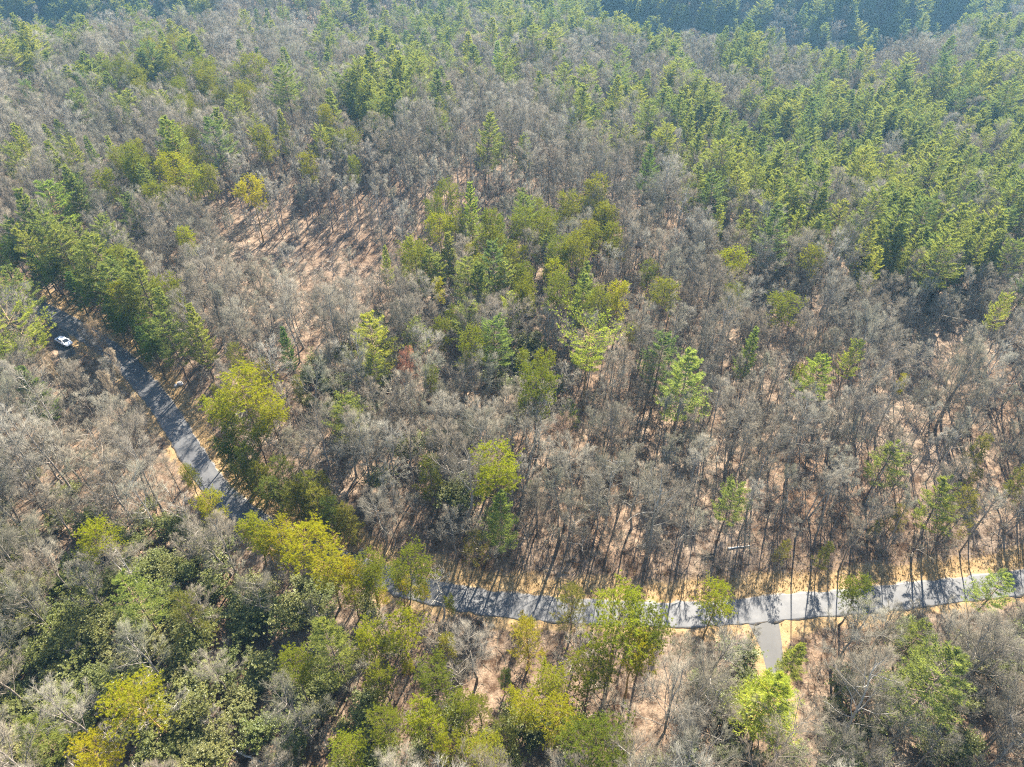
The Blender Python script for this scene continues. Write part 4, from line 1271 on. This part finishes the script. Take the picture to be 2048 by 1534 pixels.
def sticks():
    r = np.random.default_rng(18)
    n = 26000
    y = 25 + 205 * r.random(n) ** 1.0
    x = r.uniform(-1, 1, n) * (0.8 * y + 30)
    ok = (line_dist(x, y, ROAD) > 4.2) & (line_dist(x, y, DRIVE) > 2.6) & (line_dist(x, y, LANE) > 2.6)
    x, y = x[ok], y[ok]
    a = r.uniform(0, 6.28, len(x))
    l = r.gamma(2.0, 0.55, len(x)) + 0.3
    P0 = np.column_stack([x, y, terrain(x, y) + 0.03])
    x1, y1 = x + np.cos(a) * l, y + np.sin(a) * l
    P1 = np.column_stack([x1, y1, terrain(x1, y1) + r.gamma(1.5, 0.12, len(x)) * l])
    return cones(P0, P1, r.uniform(0.015, 0.045, len(x)))
tag(obj("fallen_sticks", tri_mesh("fallen_sticks", *sticks(), M_TWIG)), "fallen sticks and branches littering the forest floor", kind='stuff')

# ------------------------------------------------------------------ small things on the ground
def ground_at(px_, py_):
    x, y = march(px_, py_)
    return Vector((x, y, float(terrain(np.array([x]), np.array([y]))[0])))

M_WHITE = mat_simple("car_paint_white", (0.72, 0.74, 0.78), 0.3, 0.0, coat=0.6)
M_GLASS = mat_simple("car_glass", (0.015, 0.02, 0.025), 0.08)
M_RUBBER = mat_simple("tyre_rubber", (0.02, 0.02, 0.02), 0.8)
M_RIM = mat_simple("wheel_metal", (0.45, 0.45, 0.47), 0.35, 0.8)
M_LAMP = mat_simple("lamp_lens", (0.75, 0.76, 0.78), 0.15)
M_TAIL = mat_simple("tail_lens", (0.35, 0.02, 0.02), 0.25)
M_ROCK = mat_simple("pale_rock", (0.42, 0.40, 0.38), 0.9, 0, 0.35, 3.0)
M_DROCK = mat_simple("dark_rock", (0.10, 0.085, 0.075), 0.9, 0, 0.4, 2.0)
M_LOG = mat_simple("rotting_log", (0.075, 0.06, 0.048), 0.95, 0, 0.4, 3.0)
M_DEAD = mat_simple("bleached_wood", (0.50, 0.49, 0.46), 0.85, 0, 0.25, 4.0)
M_CUT = mat_simple("cut_wood", (0.33, 0.25, 0.17), 0.9, 0, 0.2, 9.0)

def loft(sections, cap=True):
    """closed rings of equal count, joined one after another"""
    k = len(sections[0])
    V = np.vstack(sections)
    F = []
    for a in range(len(sections) - 1):
        for b in range(k):
            c = (b + 1) % k
            F.append((a * k + b, a * k + c, (a + 1) * k + c, (a + 1) * k + b))
    if cap:
        F.append(tuple(range(k))[::-1])
        F.append(tuple((len(sections) - 1) * k + b for b in range(k)))
    return V, F

def py_mesh(name, V, F, material, bevel=None):
    me = bpy.data.meshes.new(name)
    me.from_pydata([tuple(v) for v in V], [], F)
    me.materials.append(material)
    me.update()
    return me

def car(front, rear):
    d = front - rear
    yaw = math.atan2(d.y, d.x)
    c = (front + rear) / 2
    root = bpy.data.objects.new("parked_car", None)
    COL.objects.link(root)
    root.location = (c.x, c.y, c.z + 0.12)
    root.rotation_euler = (0, 0, yaw)
    root.scale = (0.94, 0.94, 0.94)
    tag(root, "white saloon car parked in a pull-off beside the shaded road", "car")
    def ring(x, zs):            # outline of one cross-section, zs = [(half width, height) from sill to centre]
        pts = [(w, z) for w, z in zs] + [(-w, z) for w, z in reversed(zs)]
        return np.array([(x, a, b) for a, b in pts])
    body = [(-2.28, 0.72, .42, .80, .86), (-2.2, 0.84, .30, .90, .98), (-1.6, 0.89, .24, .96, 1.04), (-0.9, 0.90, .22, .96, 1.02), (0.6, 0.90, .22, .95, 1.0),
            (1.1, 0.89, .24, .90, .97), (1.9, 0.86, .26, .80, .86), (2.2, 0.78, .32, .66, .72), (2.3, 0.62, .40, .56, .60)]
    V, F = loft([ring(x, [(w * .92, z0), (w, z0 + .12), (w, zm), (w * .82, zt)]) for x, w, z0, zm, zt in body])
    bo = obj("body", py_mesh("car_body", V, F, M_WHITE, ), root)
    # cabin: glass house, then roof with pillars
    cab = [(-1.75, .70, .70, 1.0, 1.03), (-1.05, .74, .60, 1.0, 1.42), (-0.2, .75, .62, .99, 1.47), (0.45, .74, .60, .98, 1.40), (1.25, .70, .66, .95, .985)]
    V, F = loft([ring(x, [(w, z0), (wt, zt)]) for x, w, wt, z0, zt in cab])
    gl = obj("windows", py_mesh("car_windows", V, F, M_GLASS), root)
    rf = [(-1.12, .58, 1.40), (-0.95, .60, 1.445), (-0.2, .625, 1.49), (0.35, .60, 1.44), (0.5, .58, 1.385)]
    V, F = loft([np.array([(x, w, z), (x, w * .6, z + .025), (x, -w * .6, z + .025), (x, -w, z), (x, -w * .98, z - .03), (x, w * .98, z - .03)]) for x, w, z in rf])
    obj("roof", py_mesh("car_roof", V, F, M_WHITE), root)
    for sy in (-1, 1):
        for a, b in (((0.42, .60, 1.40), (1.22, .70, .975)), ((-1.05, .60, 1.42), (-1.72, .71, 1.02)), ((-0.30, .625, 1.47), (-0.30, .755, .98))):
            p0, p1 = np.array(a), np.array(b)
            p0[1] *= sy
            p1[1] *= sy
            v, t = tubes(np.array([[p0, p1]]), np.array([[.035, .04]]), 5)
            obj("pillar", tri_mesh("pillar", v, t, M_WHITE), root)
        hl = obj("headlight", py_mesh("headlight", *loft([np.array([(2.12, sy * .50, .62), (2.12, sy * .76, .62), (2.06, sy * .80, .74), (2.12, sy * .50, .72)]),
                                                         np.array([(2.285, sy * .46, .60), (2.23, sy * .70, .60), (2.17, sy * .74, .70), (2.25, sy * .48, .69)])]), M_LAMP), root)
        tl = obj("tail_light", py_mesh("tail_light", *loft([np.array([(-2.1, sy * .52, .74), (-2.1, sy * .80, .74), (-2.1, sy * .80, .90), (-2.1, sy * .52, .90)]),
                                                           np.array([(-2.285, sy * .48, .70), (-2.26, sy * .74, .70), (-2.25, sy * .74, .86), (-2.275, sy * .48, .86)])]), M_TAIL), root)
        mi = obj("mirror", py_mesh("mirror", *loft([np.array([(0.78, sy * .86, .98), (0.92, sy * .86, .98), (0.90, sy * .86, 1.10), (0.80, sy * .86, 1.10)]),
                                                    np.array([(0.78, sy * 1.02, .99), (0.90, sy * 1.02, .99), (0.88, sy * 1.02, 1.09), (0.80, sy * 1.02, 1.09)])]), M_WHITE), root)
        for wx in (-1.38, 1.42):
            a = np.arange(18) * 2 * math.pi / 18
            prof = [(.30, .09), (.335, .07), (.335, -.12), (.30, -.13)]
            V, F = loft([np.column_stack([wx + r_ * np.cos(a), np.full(18, sy * (.82 + o_ )), .33 + r_ * np.sin(a)]) for r_, o_ in prof])
            wh = obj("wheel", py_mesh("wheel_tyre", V, F, M_RUBBER), root)
            V, F = loft([np.column_stack([wx + r_ * np.cos(a), np.full(18, sy * (.82 + o_)), .33 + r_ * np.sin(a)]) for r_, o_ in [(.22, .03), (.22, .098), (.10, .105)]])
            obj("rim", py_mesh("wheel_rim", V, F, M_RIM), wh)
car(ground_at(147, 696), ground_at(114, 679))

def rock(name, px_, py_, sx, sy, sz, material, label, seed):
    r = np.random.default_rng(seed)
    import bmesh
    bm = bmesh.new()
    bmesh.ops.create_icosphere(bm, subdivisions=3, radius=1.0)
    ax = nrm(r.normal(size=(9, 3)))
    for v in bm.verts:
        p = np.array(v.co)
        k = 1.0
        for q in ax:
            k = min(k, 0.80 / max(0.2, float(p @ q)))
        p = p * k * (1 + 0.05 * math.sin(5 * p[0] + seed) * math.sin(6 * p[1]))
        v.co = (p[0] * sx, p[1] * sy, p[2] * sz)
    me = bpy.data.meshes.new(name)
    bm.to_mesh(me)
    bm.free()
    me.materials.append(material)
    o = obj(name, me)
    g = ground_at(px_, py_)
    o.location = (g.x, g.y, g.z + sz * 0.35)
    o.rotation_euler = (0, 0, r.uniform(0, 6))
    return tag(o, label, "rock")
rock("boulder", 724, 1110, 1.1, 0.8, 0.75, M_DROCK, "dark rounded boulder on the straw verge at the road bend", 3)
rock("boulder", 361, 768, 0.75, 0.5, 0.45, M_ROCK, "larger pale boulder in the shade beside the upper bend", 4)
rock("boulder", 352, 772, 0.45, 0.4, 0.35, M_ROCK, "smaller pale boulder in the shade beside the upper bend", 6)

def log(name, pa, pb, r0, r1, material, label, limbs=0, seed=1, sag=0.0, cat="log"):
    r = np.random.default_rng(seed)
    a, b = ground_at(*pa), ground_at(*pb)
    t = np.linspace(0, 1, 8)[:, None]
    P = np.array(a)[None] * (1 - t) + np.array(b)[None] * t
    P[:, :2] += r.normal(0, 0.05, (8, 2))
    P[:, 2] = terrain(P[:, 0], P[:, 1]) + np.linspace(r0, r1, 8) * 0.75 + sag * t[:, 0]
    base = P[0].copy()
    P -= base
    root = bpy.data.objects.new(name, None)
    COL.objects.link(root)
    root.location = base
    tag(root, label, cat)
    Rd = np.linspace(r0, r1, 8)[None]
    obj("stem", tri_mesh("log_stem", *tubes(P[None], Rd, 9), material, True), root)
    d = nrm(P[0] - P[1])
    u, v = perp(d[None])
    an = np.arange(9) * 2 * math.pi / 9
    ring = P[0] + d * 0.02 + r0 * 0.98 * (u * np.cos(an)[:, None] + v * np.sin(an)[:, None])
    V = np.vstack([ring, P[0] + d * 0.05])
    obj("cut_end", tri_mesh("log_end", V, np.array([(i, (i + 1) % 9, 9) for i in range(9)]), M_CUT), root)
    if limbs:
        for k in range(limbs):
            Q, QR = grow(P[None], Rd, 1, 0.45 + 0.5 * k / limbs, 0.5 + 0.5 * k / limbs, 45, 2.2, r, 0.25, 0.05, 5, 0.25, 0.5, 0.3, 0.02)
            obj("limb", tri_mesh("log_limb", *tubes(Q, QR, 5), material, True), root)
log("fallen_log", (831, 1139), (866, 1139), 0.26, 0.18, M_LOG, "dark fallen log lying across the straw bank")
log("fallen_log", (1428, 1107), (1402, 1112), 0.16, 0.11, M_LOG, "upper of two dark logs on the litter above the road", seed=2)
log("fallen_log", (1426, 1113), (1403, 1118), 0.16, 0.11, M_LOG, "lower of two dark logs on the litter above the road", seed=3)
log("fallen_log", (1488, 744), (1513, 757), 0.2, 0.12, M_LOG, "mossy dark log on the grey right slope", seed=4)
log("dead_tree", (466, 1500), (530, 1530), 0.22, 0.06, M_DEAD, "bleached fallen trunk with bent limbs at the bottom edge", 5, 5, 0.4, "fallen tree")
log("fallen_log", (1455, 1098), (1500, 1092), 0.12, 0.06, M_DEAD, "thin pale fallen stem right of the two dark logs", seed=6)

def stump(px_, py_, label):
    g = ground_at(px_, py_)
    a = np.arange(12) * 2 * math.pi / 12
    r = np.random.default_rng(9)
    prof = [(.42, -0.1), (.30, .12), (.24, .5), (.22, .8)]
    V, F = loft([np.column_stack([q * np.cos(a) * (1 + .1 * np.cos(3 * a)), q * np.sin(a) * (1 + .1 * np.cos(3 * a)), np.full(12, z) + (r.normal(0, .04, 12) if z > .7 else 0)]) for q, z in prof])
    root = bpy.data.objects.new("tree_stump", None)
    COL.objects.link(root)
    root.location = g
    tag(root, label, "stump")
    obj("bark", py_mesh("stump_bark", V, F, M_LOG), root)
    top = np.vstack([np.column_stack([.20 * np.cos(a), .20 * np.sin(a), np.full(12, .84)]), [[0, 0, .85]]])
    obj("cut_top", py_mesh("stump_top", top, [(i, (i + 1) % 12, 12) for i in range(12)], M_CUT), root)
stump(1579, 1302, "dark weathered stump on the straw strip beside the driveway")

# ------------------------------------------------------------------ haze
def haze():
    x0, x1, y0, y1, z0, z1 = -1900, 1900, -700, 2600, -160, 260
    V = [(x, y, z) for z in (z0, z1) for y in (y0, y1) for x in (x0, x1)]
    F = [(0, 2, 3, 1), (4, 5, 7, 6), (0, 1, 5, 4), (2, 6, 7, 3), (0, 4, 6, 2), (1, 3, 7, 5)]
    m, nt, out = mat("haze_air")
    v = N(nt, "ShaderNodeVolumePrincipled", Density=0.00016, Anisotropy=0.35)
    v.inputs['Color'].default_value = (0.32, 0.66, 1.0, 1)
    nt.links.new(v.outputs[0], out.inputs['Volume'])
    me = bpy.data.meshes.new("haze")
    me.from_pydata(V, [], F)
    me.materials.append(m)
    tag(obj("haze", me), "thin blue winter haze over the forest", kind='stuff')
haze()
print("things", {k: v for k, v in taken.items()}, "mass", {k: len(v) for k, v in mass.items()})
